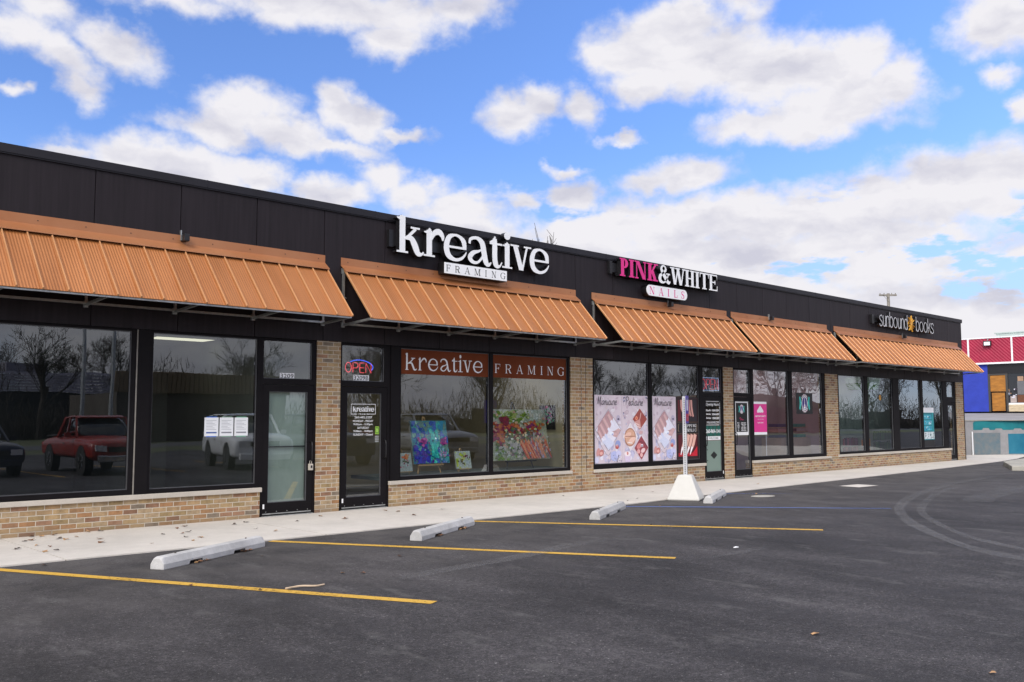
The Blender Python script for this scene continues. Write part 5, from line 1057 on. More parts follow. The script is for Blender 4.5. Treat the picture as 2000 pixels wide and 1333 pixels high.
def easel(x, w, h, yb, zb, k, label, m='wood', foot=.0, group='easels in the framing shop window'):
    t = empty('easel', label, 'easel', group, (x, yb, zb))
    y0 = yb+.05; b = .028 if h > .5 else .014
    for sg in (-1, 1): MB().bar((x+sg*w*.34, y0-.03, zb), (x+sg*.012, y0+h*1.25*k, zb+h*1.32), b, b*.7).build('leg', M[m], t)
    MB().bar((x, y0+.30*h+.05, zb), (x, y0+h*1.22*k+.02, zb+h*1.25), b, b*.7).build('leg', M[m], t)
    MB().box(x-w*.38, x+w*.38, y0-.085, y0-.02, zb+foot-b, zb+foot).build('ledge', M[m], t); return t
rnd = random.Random(3)
c = Canvas(10.60, .86, .80, .62, .68, .17); c.poly([(0, 0), (1, 0), (1, 1), (0, 1)], lin(70, 150, 160))
pal = [(40, 150, 190), (36, 90, 190), (60, 190, 180), (110, 150, 140), (70, 110, 200), (90, 170, 190), (30, 70, 170), (120, 190, 170)]
for k in range(190): c.blob(rnd.random(), rnd.random(), rnd.uniform(.02, .085), lin(*rnd.choice(pal)), rnd, rnd.uniform(.6, 1.8))
for k in range(60): c.blob(rnd.gauss(.22, .12), rnd.gauss(.2, .12), rnd.uniform(.03, .07), lin(*rnd.choice([(40, 50, 180), (60, 60, 200), (80, 40, 160)])), rnd)
for k in range(50): c.blob(rnd.gauss(.60, .05), rnd.gauss(.40, .22), rnd.uniform(.02, .06), lin(*rnd.choice([(50, 205, 195), (90, 225, 205), (40, 180, 190)])), rnd, 1.6)
for cx, cz in ((.30, .52), (.86, .50)):
    for k in range(26): c.blob(rnd.gauss(cx, .06), rnd.gauss(cz, .04), rnd.uniform(.02, .05), lin(*rnd.choice([(190, 40, 150), (150, 30, 130), (220, 90, 180)])), rnd)
for k in range(40): c.blob(rnd.gauss(.8, .08), rnd.gauss(.2, .1), rnd.uniform(.01, .03), lin(*rnd.choice([(220, 150, 200), (160, 190, 230), (200, 120, 180)])), rnd)
tag(c.mb.build('painting', M['paint']), 'square abstract painting in blue and turquoise with magenta spots on an easel', 'painting', 'paintings behind the framing window')
easel(11.0, .8, .80, .64, .50, .17, 'tall pine easel holding the blue and turquoise painting', foot=.17)
c = Canvas(12.55, 1.64, 1.03, .60, .675, .17); c.poly([(0, 0), (1, 0), (1, 1), (0, 1)], lin(205, 204, 180))
def many(n, cx, cz, sx, sz, r, cols, asp=1):
    for k in range(n): c.blob(rnd.gauss(cx, sx), rnd.gauss(cz, sz), rnd.uniform(r*.4, r), lin(*rnd.choice(cols)), rnd, asp)
many(70, .40, .84, .20, .07, .05, [(130, 160, 40), (160, 180, 60), (190, 200, 110), (110, 140, 50)]); many(50, .85, .85, .10, .1, .05, [(196, 206, 200), (180, 190, 170), (206, 200, 180)], 2)
many(70, .35, .60, .16, .06, .05, [(214, 96, 50), (196, 60, 60), (226, 130, 70), (150, 40, 80)]); many(40, .72, .62, .08, .08, .05, [(150, 50, 110), (200, 80, 60), (220, 120, 60)]); many(30, .28, .78, .03, .04, .05, [(170, 40, 60), (140, 30, 60)])
many(60, .14, .52, .06, .10, .05, [(170, 60, 80), (206, 110, 70), (150, 50, 90)]); many(70, .50, .46, .16, .07, .04, [(90, 96, 90), (110, 120, 60), (130, 70, 60), (70, 80, 80)])
many(90, .5, .5, .3, .3, .03, [(226, 206, 170), (236, 190, 150), (210, 214, 160), (230, 226, 214), (232, 170, 150)]); many(60, .20, .14, .14, .08, .035, [(120, 150, 60), (150, 160, 130), (206, 210, 206), (90, 120, 80)]); many(60, .55, .25, .22, .07, .05, [(170, 160, 160), (140, 110, 120), (190, 180, 176)])
for k in range(60):
    u = rnd.uniform(.55, 1.0); c.poly([(u, .02), (min(.99, u+.012), .02), (min(.99, u-.10+.02), rnd.uniform(.25, .45)), (u-.10, .3)], lin(*rnd.choice([(224, 110, 70), (236, 150, 110), (200, 70, 60), (170, 130, 150)])))
many(40, .80, .30, .10, .14, .02, [(236, 190, 170), (210, 90, 60), (180, 170, 200)], 2)
tag(c.mb.build('painting', M['paint']), 'largest painting, a loose orange and green garden, in the right pane', 'painting', 'paintings behind the framing window')
easel(13.35, 1.1, 1.03, .62, .50, .17, 'dark metal easel under the large garden painting', 'black', foot=.165)
for x0, w, lab, el in ((11.62, .38, 'small yellow and green flower painting on a little easel', 'small pine tabletop easel under the yellow green painting'), (10.20, .36, 'small grey painting with an orange flower, half hidden by the frame', 'small pine tabletop easel at the left frame')):
    c = Canvas(x0, w, .33, .60, .56, .2); c.poly([(0, 0), (1, 0), (1, 1), (0, 1)], lin(190, 196, 190))
    if x0 > 11: many(40, .35, .45, .25, .28, .12, [(190, 200, 60), (160, 180, 60), (210, 214, 130)]); many(18, .42, .40, .14, .10, .05, [(60, 40, 50), (110, 40, 60), (60, 80, 50)]); many(12, .72, .70, .07, .07, .06, [(90, 40, 60), (150, 60, 90)]); many(14, .75, .3, .12, .15, .08, [(206, 212, 216), (190, 200, 210)])
    else: many(20, .62, .80, .1, .07, .09, [(226, 110, 50), (236, 150, 80)]); many(20, .6, .45, .15, .15, .07, [(196, 60, 90), (60, 70, 50), (90, 110, 60), (220, 220, 224)])
    tag(c.mb.build('painting', M['paint']), lab, 'painting', 'paintings behind the framing window')
    easel(x0+w/2, .36, .34, .60, .50, .2, el, foot=.06)
mb = MB(); mb.box(14.355, 14.379, .62, 1.08, 1.28, 1.80, lin(12, 12, 14))
for k in range(40):
    y_, z_ = rnd.gauss(.85, .08), rnd.gauss(1.55, .11); y_ = min(1.04, max(.66, y_)); z_ = min(1.76, max(1.32, z_)); r_ = .03; cc_ = lin(*((210, 200, 40) if z_ < 1.42 else (rnd.choice([(200, 40, 120), (120, 40, 140), (40, 150, 110)]))))
    xx = 14.3545-k*.0003; mb.add([(xx, y_-r_, z_), (xx, y_, z_-r_), (xx, y_+r_, z_), (xx, y_, z_+r_)], [(0, 1, 2, 3)], cc_)
tag(mb.build('painting', M['paint']), 'small black framed picture of a bright figure on the inside wall', 'painting', 'paintings behind the framing window')

# things inside the two right hand shops
t = empty('display_counter', 'low display counter with coloured boxes inside the window with the black banner', 'counter', None, (24.1, .7, 0))
MB().box(23.30, 24.95, .50, 1.10, .008, .95).build('body', mat('pale_wood_counter', (.40, .28, .20), .6, var=.15), t)
for z_, cs in ((.955, [(50, 50, 90), (30, 110, 110), (30, 130, 120)]), (1.12, [(200, 150, 150), (90, 60, 80), (190, 170, 170)]), (1.25, [(60, 60, 110), (40, 140, 130), (40, 150, 140)])):
    sf_ = MB().box(23.30, 24.90, .55, .95, z_, z_+.012).build('shelf', M['wood'], t); bx_ = MB()
    for k in range(3): bx_.box(23.34+k*.52, 23.34+k*.52+.48, .60, .90, z_+.0125, z_+.10, lin(*cs[k]))
    bx_.build('boxes', M['printflat'], sf_)
t = empty('window_poster', 'white and turquoise poster in the last window by the end door', 'poster', None, (32.2, .15, .5))
a = Art(.0555); a.rect(31.72, 32.62, .77, 1.86, (.66, .76, .78)); a.rect(31.72, 32.62, 1.70, 1.86, (.82, .82, .84)); a.rect(31.72, 32.62, .77, 1.69, lin(34, 120, 130)); rnd = random.Random(11)
for zz in (1.47, 1.28, 1.09):
    a.rect(31.80, 32.42, zz, zz+.15, lin(60, 170, 190))
    for k in range(12): a.ell(rnd.uniform(31.84, 32.38), zz+rnd.uniform(.03, .12), .04, .02, lin(*rnd.choice([(30, 70, 110), (200, 220, 225), (60, 110, 150)])), 8, rnd.uniform(0, 180))
a.rect(31.78, 32.30, .80, 1.04, (.62, .68, .70)); a.rect(32.33, 32.60, .80, 1.04, (.62, .70, .70))
for k in range(24): a.ell(rnd.uniform(31.82, 32.56), rnd.uniform(.83, 1.02), .03, .018, lin(*rnd.choice([(30, 80, 80), (90, 130, 130), (20, 40, 50)])), 7, rnd.uniform(0, 180))
a.rect(32.48, 32.52, 1.05, 1.69, lin(60, 190, 190)); a.build('poster_sheet', M['print'], t)
MB().box(31.72, 32.62, .05, .0555, .54, .77).build('stand', M['black'], t)
for x0, x1, y0, h, cs, lab in ((27.7, 28.7, .9, .95, [(110, 60, 80), (140, 80, 90), (90, 50, 70)], 'low mauve bookcase inside the second pane of the book shop'), (28.75, 29.35, .8, .9, [(190, 120, 50), (170, 100, 50), (120, 90, 60)], 'low orange bookcase inside the book shop beside the mauve one'), (30.0, 31.3, 1.0, 1.15, [(30, 70, 40), (60, 90, 50), (40, 50, 40)], 'dark green bookcase inside the third pane of the book shop')):
    t = empty('bookcase', lab, 'bookcase', 'bookcases inside the book shop', ((x0+x1)/2, y0, 0)); MB().box(x0, x1, y0+.02, y0+.35, .008, h).build('carcass', M['wallin'], t)
    for r_ in range(3):
        zz = h*(.08+.3*r_); bk = MB(); xx = x0+.03
        while xx < x1-.06:
            w_ = rnd.uniform(.02, .05); bk.box(xx, xx+w_, y0-.03, y0+.018, zz, zz+h*rnd.uniform(.2, .27), tuple(v*rnd.uniform(.6, 1.3) for v in lin(*rnd.choice(cs)))); xx += w_+.002
        tag(bk.build('books', M['printflat'], t))
t = empty('hanging_lamp', 'round green and white drum lamp hanging in the second pane of the book shop', 'hanging lamp', None, (28.6, .7, 2.4))
def drum(cx, cy, z0, z1, r0, r1, m, name, parent): return MB().tube([(cx, cy, z0), (cx, cy, z1)], [r0, r1], 24, caps=False).build(name, m, parent, smooth=True)
drum(28.85, .75, 2.42, 2.62, .44, .52, mat('green_lamp_shade', lin(70, 140, 30), .5, var=.1), 'shade', t); drum(28.85, .75, 2.621, 2.80, .52, .56, mat('mint_lamp_shade', lin(170, 200, 180), .5, var=.15), 'upper_shade', t); MB().tube([(28.85, .75, 2.44), (28.85, .75, 3.04)], .008, 6).build('cord', M['black'], t)
a = Art(.053); a.ell(28.55, 2.15, .10, .11, lin(60, 50, 40), 16); a.ell(28.55, 2.15, .075, .085, lin(206, 150, 50), 16)
for k in range(8): a.rib([(28.55, 2.15), (28.55+.07*math.cos(k*.785), 2.15+.08*math.sin(k*.785))], .008, lin(110, 70, 20))
flat_thing('sticker', a, M['printflat'], 'round golden sun sticker on the book shop glass', 'sticker')

# ---------------------------------------------------------------- wheel stops and sign post
def wheel_stop(p, q, label):
    t = empty('wheel_stop', label, 'wheel stop', 'concrete wheel stops at the ends of the bays', (0, 0, 0))
    L_ = math.hypot(q[0]-p[0], q[1]-p[1]); rz = math.atan2(q[1]-p[1], q[0]-p[0])
    prof = lambda s_: [(-.085, 0), (-.083, .055), (-.05, .118), (-.03, .128), (.03, .128), (.05, .118), (.083, .055), (.085, 0)]
    mb = MB(); secs = [(0, 0, .88), (.035, 0, 1), (.40, 0, 1), (.42, 1, 1), (.62, 1, 1), (.64, 0, 1), (1.18, 0, 1), (1.20, 1, 1), (1.40, 1, 1), (1.42, 0, 1), (L_-.035, 0, 1), (L_, 0, .88)]
    vs = []; m_ = 8
    for x, notch, k in secs:
        for i, (y, z) in enumerate(prof(0)):
            zz = z*(k if z > .06 else 1)
            if notch and i in (0, 7): zz = .034
            vs.append((x, y*(.97 if k < 1 else 1), zz))
    fs = [tuple(range(m_))[::-1], tuple(range((len(secs)-1)*m_, len(secs)*m_))]
    for j in range(len(secs)-1):
        for i in range(m_): fs.append((j*m_+i, j*m_+(i+1) % m_, (j+1)*m_+(i+1) % m_, (j+1)*m_+i))
    mb.add(vs, fs); b_ = mb.build('block', M['wheelstop'], t, bevel=.006)
    for x in (.28, L_-.28): MB().tube([(x, 0, .1275), (x, 0, .137)], .011, 6).build('spike_head', M['bark'], t)
    t.location = (p[0], p[1], .0); t.rotation_euler = (0, 0, rz); return t
wheel_stop((4.0, -3.70), (5.60, -2.85), 'nearest concrete wheel stop, with dry leaves caught under it')
wheel_stop((7.24, -3.77), (8.86, -2.93), 'concrete wheel stop in front of the framing shop, second from the left')
wheel_stop((10.63, -3.75), (12.28, -2.90), 'concrete wheel stop at the start of the blue line')
wheel_stop((14.08, -3.40), (15.78, -2.57), 'farthest concrete wheel stop, beside the white sign base')
t = empty('sign_post', 'tall perforated sign post in a white tapered concrete base on the asphalt', 'sign post', None, (0, 0, 0))
w0, w1, h = .30, .125, .46; vs = [(-w0, -w0, 0), (w0, -w0, 0), (w0, w0, 0), (-w0, w0, 0), (-w0, -w0, .03), (w0, -w0, .03), (w0, w0, .03), (-w0, w0, .03), (-w1, -w1, h), (w1, -w1, h), (w1, w1, h), (-w1, w1, h)]
MB().add(vs, [(0, 3, 2, 1)]+[(i, (i+1) % 4, 4+(i+1) % 4, 4+i) for i in range(4)]+[(4+i, 4+(i+1) % 4, 8+(i+1) % 4, 8+i) for i in range(4)]+[(8, 9, 10, 11)]).build('concrete_base', M['whitecon'], t, bevel=.02)
pw = .034
po = MB().box(-pw, pw, -pw, pw, h-.02, 1.93).build('post', mat('pale_galvanised_post', (.50, .50, .51), .5, .15, var=.1), t)
mb = MB(); z = h+.03
while z < 1.90:
    mb.box(-.0095, .0095, -pw-.0012, -pw+.001, z-.008, z+.008).box(-pw-.0012, -pw+.001, -.0095, .0095, z-.008, z+.008); z += .0254*1.3
tag(mb.build('post_holes', M['black'], po))
sp_ = MB().box(-.152, .152, -.051, -.047, 1.42, 1.94).build('sign_plate', M['purple'], t)
MB().box(-.13, .13, -.0525, -.0515, 1.46, 1.60).build('red_band', mat('red_sign_band', lin(190, 30, 60), .4, var=.05), sp_)
MB().box(-.06, .06, -.0525, -.0515, 1.66, 1.86).build('white_symbol', M['vinylw'], sp_)
MB().bar((0, -.045, 1.52), (0, -.06, 1.52), .02).bar((0, -.045, 1.88), (0, -.06, 1.88), .02).build('bolt', M['galv'], sp_)
t.location = (14.48, -2.64, 0); t.rotation_euler = (0, 0, R(25.5))

# ---------------------------------------------------------------- neighbouring building, wall and pole at the right
N_ = empty('neighbour_building', 'red and blue building beyond the shop row at the right edge', 'building', None, (60, 4, 1.87))
XR = 56.4; G = 1.86
M['blue'] = mat('blue_painted_block', (.02, .042, .36), .7, var=.10, vs=2, bump=.01, bs=8)
def red_mat():
    m = mat('crimson_ribbed_fascia', (.335, .012, .045), .5, var=.12, vs=2); nt = m.node_tree; N = nt.nodes.new; L = nt.links.new
    g = N('ShaderNodeNewGeometry'); sp = N('ShaderNodeSeparateXYZ'); L(g.outputs['Position'], sp.inputs[0]); a = N('ShaderNodeMath'); a.operation = 'SUBTRACT'; L(sp.outputs[1], a.inputs[0]); L(sp.outputs[2], a.inputs[1])
    b = N('ShaderNodeMath'); b.operation = 'MULTIPLY'; L(a.outputs[0], b.inputs[0]); b.inputs[1].default_value = 32; c = N('ShaderNodeMath'); c.operation = 'SINE'; L(b.outputs[0], c.inputs[0])
    bp = N('ShaderNodeBump'); bp.inputs['Distance'].default_value = .006; L(c.outputs[0], bp.inputs['Height']); L(bp.outputs[0], nt.nodes['Principled BSDF'].inputs['Normal']); return m
M['red'] = red_mat()
MB().box(XR+.02, 70, 6.52, 22, G, 4.56).box(XR+1.5, 70, -6, 6.52, G, 4.56).build('wall', M['blue'], N_)
MB().box(XR-.1, 70, -6, 22, 4.66, 6.04).build('fascia', M['red'], N_)
MB().box(XR-.16, XR+.5, -6, 22, 4.56, 4.655).build('white_trim', M['white'], N_)
MB().box(XR-.13, 70, -6, 22, 6.041, 6.10).build('roof_edge', M['white'], N_)
for y in (7.47, 5.13, 2.75, .35, -2.0, 9.85): MB().box(XR-.13, XR-.101, y-.045, y+.045, 4.66, 6.04).build('batten', M['white'], N_)
MB().box(XR+.02, XR+.3, -6, 6.519, 4.0, 4.559).build('dark_header', M['black'], N_)
f = MB().box(XR, XR+.1, 6.40, 6.519, G, 4.0).box(XR, XR+.1, 5.46, 5.58, G, 4.0).box(XR, XR+.1, 5.58, 6.40, 3.92, 4.0).build('door_frame', mat('bronze_frame', (.05, .045, .04), .5, var=.1), N_)
pw_ = mat('orange_plywood', (.36, .145, .018), .6, var=.3, vs=2.5, streak=(1, 1, 3)); l = MB().box(XR+.03, XR+.07, 5.58, 6.40, G+.04, 3.92).build('boarded_door', pw_, N_)
MB().box(XR+.01, XR+.029, 5.58, 6.40, 2.94, 3.0).box(XR+.01, XR+.029, 5.58, 5.64, G+.04, 2.94).box(XR+.01, XR+.029, 6.34, 6.40, G+.04, 2.94).build('door_rail', M['frame'], l)
w_ = MB().box(XR, XR+.1, -6, 5.459, 2.25, 2.34).box(XR, XR+.1, 2.9, 3.0, 2.34, 4.0).build('shop_window', M['white'], N_)
MB().box(XR+.05, XR+.06, -6, 5.459, 2.34, 4.0).build('pane', mat('dark_shop_glass', (.014, .015, .018), .08, var=.1), w_)
MB().box(XR+.02, XR+.048, 4.35, 4.98, 2.80, 3.55).build('grey_panel', mat('grey_board', (.13, .13, .14), .7, var=.15), w_)
MB().box(XR+.02, XR+.048, 5.05, 5.36, 2.36, 2.72).build('paper_bag', mat('pale_brown_paper', (.40, .33, .30), .7, var=.2), w_)
MB().box(XR+.02, XR+.048, 4.3, 5.0, 2.36, 2.78).build('brown_box', mat('brown_box_card', (.14, .05, .02), .7, var=.2), w_)
MB().box(XR+.015, XR+.04, 4.65, 4.95, 3.56, 3.82).build('tan_box', mat('tan_box_card', (.35, .22, .14), .7, var=.2), w_)
mb = MB(); rnd = random.Random(2)
for k in range(26): y_, z_ = rnd.uniform(5.0, 5.42), rnd.uniform(2.6, 3.1); mb.box(XR+.03-.0005*k, XR+.048, y_, y_+rnd.uniform(.05, .14), z_, z_+rnd.uniform(.04, .10), lin(*rnd.choice([(200, 200, 210), (150, 120, 90), (60, 50, 60), (120, 130, 150), (30, 30, 36)])))
tag(mb.build('window_display', M['printflat'], w_), None, None, None, 'stuff')
MB().box(XR-.02, XR+.3, -6, 5.459, G, 2.249).build('stone_base', mat('buff_stone_base', (.52, .42, .28), .85, var=.3, vs=3, streak=(1, 1, 5), bump=.02, bs=6), N_)
t = empty('flood_light', 'square flood light on the red fascia of the far building', 'flood light', None, (XR-.2, 6.35, 5.7))
MB().box(XR-.30, XR-.20, 6.16, 6.58, 5.60, 5.88).build('housing', M['black'], t); MB().box(XR-.315, XR-.301, 6.21, 6.53, 5.63, 5.83).build('lens', M['vinylw'], t); MB().bar((XR-.25, 6.37, 5.88), (XR-.11, 6.37, 6.0), .04).build('bracket', M['galv'], t)
ru = MB().box(59.2, 60.8, 5.3, 6.9, 6.22, 6.52).box(59.15, 60.85, 5.2, 7.0, 6.52, 6.58); ru.box(59.4, 59.6, 5.5, 5.7, 6.10, 6.22).box(60.4, 60.6, 6.5, 6.7, 6.10, 6.22)
tag(ru.build('rooftop_unit', mat('pale_green_grey_unit', (.36, .42, .39), .6, var=.15)), 'flat pale grey metal unit on the roof of the red building', 'rooftop unit')
# retaining wall: runs across the view below the upper lot
A0 = Vector((39.68, 1.35, 0)); du = Vector((.82, -.57, 0)).normalized(); dn = Vector((du.y, -du.x, 0)); dn = dn if dn.x < 0 else -dn
rt = empty('retaining_wall', 'grey painted block retaining wall with turquoise patches, behind the end of the pavement', 'wall', None, tuple(A0))
def wq(s0, s1, z0, z1, off, th, mb):
    a = A0+du*s0+dn*off; b = A0+du*s1+dn*off; k = dn*-th; n = [a, b, b+k, a+k]
    return mb.add([(p.x, p.y, z0) for p in n]+[(p.x, p.y, z1) for p in n], [(0, 3, 2, 1), (4, 5, 6, 7), (0, 1, 5, 4), (1, 2, 6, 5), (2, 3, 7, 6), (3, 0, 4, 7)])
wq(-2.2, 12, 0, 1.39, 0, .35, MB()).build('block_wall', M['oldcon'], rt)
mb = wq(-2.2, 12, 1.391, 1.42, .03, .42, MB()); mb.build('coping', M['kerb'], rt)
teal = mat('turquoise_paint', (.0, .13, .155), .6, var=.35, vs=2.5, col2=(.008, .19, .21)); slate = mat('slate_paint', (.09, .14, .17), .7, var=.35, vs=5, col2=(.16, .17, .17)); teal2 = mat('deep_turquoise_paint', (.0, .11, .19), .6, var=.35, vs=2, col2=(.02, .17, .25))
def patch(pts, m, name):
    o = MB(); n = len(pts); ps = [A0+du*s_+dn*.002 for s_, z in pts]; qs = [A0+du*s_+dn*.006 for s_, z in pts]
    o.add([(p.x, p.y, z) for p, (s_, z) in zip(ps, pts)]+[(p.x, p.y, z) for p, (s_, z) in zip(qs, pts)], [tuple(range(n, 2*n)), tuple(range(n))[::-1]]+[(i, (i+1) % n, n+(i+1) % n, n+i) for i in range(n)]); o.build(name, m, rt)
patch([(.0, 1.02), (.0, 1.30), (.06, 1.36), (.2, 1.375), (4.5, 1.375), (4.5, 1.02), (2.2, 1.02), (2.15, 1.08), (1.85, 1.08), (1.8, 1.02), (1.32, 1.02), (1.28, 1.08), (1.0, 1.08), (.96, 1.02), (.74, 1.02), (.70, 1.10), (.44, 1.10), (.40, 1.02)], teal, 'turquoise_patch')
patch([(.02, .04), (.0, .90), (1.20, .90), (1.18, .04), (.1, .02)], slate, 'slate_patch')
patch([(1.55, .05), (1.55, .86), (4.5, .88), (4.5, .03)], teal2, 'turquoise_patch')
MB().tube([A0+du*-.08+dn*.04+Vector((0, 0, 0)), A0+du*-.08+dn*.04+Vector((0, 0, .95))], .025, 8).build('pipe', M['white'], rt)
# utility pole behind the roof
M['weathered'] = mat('weathered_grey_wood', (.22, .20, .17), .9, var=.3, vs=5, streak=(1, 1, .3))
t = empty('utility_pole', 'grey wooden utility pole with a crossarm standing behind the shop roof', 'utility pole', None, (78.3, 21.9, 0))
MB().tube([(78.3, 21.9, 0), (78.3, 21.9, 12.2)], [.17, .12], 10).build('pole', M['weathered'], t)
ax = Vector((.72, -.69, 0)); c_ = Vector((78.3, 21.9, 12.05)); MB().bar(c_-ax*.78, c_+ax*.72, .12, .14).bar(c_+Vector((-.1, -.1, -.25)), c_+Vector((-.1, -.1, .05))-ax*.5, .04).bar(c_+Vector((-.1, -.1, -.6)), c_-ax*.45, .03).build('crossarm', M['weathered'], t)
for k in (-.7, -.35, .3, .62): q = c_+ax*k; MB().tube([q+Vector((0, 0, .07)), q+Vector((0, 0, .16)), q+Vector((0, 0, .19))], [.03, .045, .02], 8).build('insulator', M['weathered'], t)

# ---------------------------------------------------------------- bare trees
def bare_tree(seed, H, spread, levels=5, twigr=.012):
    rnd = random.Random(seed); tr = MB(); cr_ = MB()
    def limb(p, d, L_, r, lv):
        pts = [p]; q = p; dd = d
        for i in range(3):
            dd = (dd+Vector((rnd.gauss(0, .10), rnd.gauss(0, .10), rnd.gauss(.04, .07)))).normalized(); q = q+dd*L_/3; pts.append(q)
        r1 = r*.58; (tr if lv == 0 else cr_).tube(pts, [r, r*.85, r*.7, r1], 8 if lv == 0 else (5 if lv < 3 else 3), caps=False)
        if lv >= levels: return
        n = rnd.choice([3, 4]) if lv else 6
        for k in range(n):
            t = rnd.uniform(.35, 1.0) if lv else rnd.uniform(.45, 1.0); j = min(2, int(t*3)); b = pts[j].lerp(pts[j+1], t*3-j)
            a = rnd.uniform(0, 2*math.pi); s_ = dd.orthogonal().normalized(); s2 = dd.cross(s_); side = s_*math.cos(a)+s2*math.sin(a)
            nd = (dd*rnd.uniform(.55, 1.0)+side*rnd.uniform(.45, .95)*spread+Vector((0, 0, .16))).normalized()
            limb(b, nd, L_*rnd.uniform(.55, .78), max(twigr, r1*rnd.uniform(.55, .85)), lv+1)
    limb(Vector((0, 0, 0)), Vector((0, 0, 1)), H*.36, H*.022, 0)
    return tr, cr_
protos = []
for i, (sd_, H, sp) in enumerate(((4, 12, .9), (9, 13, 1.1), (21, 11, 1.0))):
    t = empty('bare_tree', '', 'tree', 'bare trees across the road from the shops'); tr, cr_ = bare_tree(sd_, H, sp, 5, .016); tr.build('trunk', M['bark'], t); cr_.build('crown', M['twig'], t); protos.append(t)
rnd = random.Random(17)
spots = [(12, -70, 1.1), (19, -76, 1.0), (27, -92, 1.15), (33, -88, .9), (39, -95, 1.2), (43, -72, .95), (50, -80, 1.1), (56, -66, 1.0), (62, -74, 1.2), (68, -60, .9), (75, -70, 1.15), (82, -58, 1.0), (90, -66, 1.2), (97, -52, .95), (104, -62, 1.1), (113, -50, 1.0), (122, -58, 1.25), (131, -46, 1.0), (141, -54, 1.2), (150, -42, 1.0), (47, -24, .62), (160, -50, 1.2), (175, -40, 1.1), (30, -62, .8), (24, -66, .95), (88, -44, .9)]
for i, (x, y, s_) in enumerate(spots):
    p = protos[i % 3]; o = p if i < 3 else copy_tree(p); o.location = (x, y, 0); o.scale = (s_,)*3; o.rotation_euler = (0, 0, rnd.uniform(0, 6.28)); o['label'] = 'bare leafless tree across the road, mirrored in the shop windows'
bt = empty('bare_tree', 'bare tree whose topmost twigs show above the roof over the white lettered sign', 'tree', None, (35.2, 21.5, 0)); tr, cr_ = bare_tree(33, 11.2, .75, 5, .02)
for q, nm, m in ((tr, 'trunk', 'bark'), (cr_, 'crown', 'twig')):
    zm = max(v[2] for v in cr_.v); k = 11.8/zm; q.v2 = [(35.2+v[0]*k*.8, 21.5+v[1]*k*.8, v[2]*k) for v in q.v]
zm = None
for q, nm, m in ((tr, 'trunk', 'bark'), (cr_, 'crown', 'twig')): q.v = q.v2; q.build(nm, M[m], bt)

# brush and undergrowth along the far side of the road: one mass
rnd = random.Random(41); mb = MB(); line = catmull([(-30, -60), (10, -66), (50, -68), (80, -58), (120, -46), (170, -34), (230, -20)], 14)
for i in range(len(line)-1):
    (x0, y0), (x1, y1) = line[i], line[i+1]; h = 3.2+1.6*math.sin(i*.9)+1.0*math.sin(i*2.3+1)
    for k in range(700):
        t_ = rnd.random(); z_ = rnd.random()**1.25*h*rnd.uniform(.7, 1.35); x = x0+(x1-x0)*t_+rnd.gauss(0, 1.2); y = y0+(y1-y0)*t_+rnd.gauss(0, 1.2); s_ = rnd.uniform(.015, .045); a = rnd.uniform(0, 6.3)
        mb.add([(x-s_*math.cos(a), y-s_*math.sin(a), z_), (x+s_*math.cos(a), y+s_*math.sin(a), z_+.02), (x+rnd.uniform(-.5, .5), y+rnd.uniform(-.5, .5), z_+rnd.uniform(.4, 1.3))], [(0, 1, 2)])
    hh = h*.5; mb.add([(x0, y0, 0), (x1, y1, 0), (x1, y1, hh), (x0, y0, hh)], [(0, 1, 2, 3)])
tag(mb.build('roadside_brush', M['twig']), 'dark tangled brush along the far side of the road', 'brush', None, 'stuff')
# ---------------------------------------------------------------- what stands across the lot (seen mirrored in the glass)
M['siding'] = mat('grey_lapped_siding', (.23, .22, .27), .7, var=.15, vs=1)
t = empty('roadside_building', 'long low building with grey lapped siding across the road, mirrored in the leftmost window', 'building', None, (31, -84, 0))
MB().box(20, 42, -95, -84, 0, 4.2).build('wall', M['black'], t); mb = MB()
for k in range(7): mb.add([(19.5, -83.6, 4.2+k*.28), (42.5, -83.6, 4.2+k*.28), (42.5, -83.8, 4.46+k*.28), (19.5, -83.8, 4.46+k*.28)], [(0, 3, 2, 1)])
mb.build('siding', M['siding'], t); MB().box(27, 31, -90, -87, 6.2, 7.2).build('rooftop_unit', M['siding'], t)
t = empty('roadside_building', 'brown low building with ribbed metal fascia across the road, mirrored beside the notices', 'building', None, (31, -50, 0))
MB().box(23.5, 36, -58, -49, 0, 3.3).build('wall', M['bark'], t); mb = MB()
for k in range(40): mb.box(23.2+k*.325, 23.2+k*.325+.26, -48.9, -48.7, 3.3, 4.7)
mb.build('fascia', mat('tan_ribbed_metal', (.16, .11, .06), .7, var=.15), t)
t = empty('roadside_building', 'red brown building with a curved roof, mirrored behind the pink standing sign', 'building', None, (80, -45, 0))
MB().box(70, 96, -48, -38, 0, 2.6).build('wall', mat('red_brown_wall', (.14, .045, .035), .8, var=.25, vs=1), t); mb = MB(); prev = None
for k in range(13): a = math.pi*k/12; q = (83-14*math.cos(a), 2.6+1.3*math.sin(a)); (mb.add([(prev[0], -37.5, prev[1]), (q[0], -37.5, q[1]), (q[0], -48, q[1]), (prev[0], -48, prev[1])], [(0, 1, 2, 3)]) if prev else None); prev = q
mb.add([(83-14*math.cos(math.pi*k/12), -37.6, 2.6+1.3*math.sin(math.pi*k/12)) for k in range(13)], [tuple(range(13))]); mb.build('roof', mat('brown_roof', (.12, .07, .04), .8, var=.2), t)
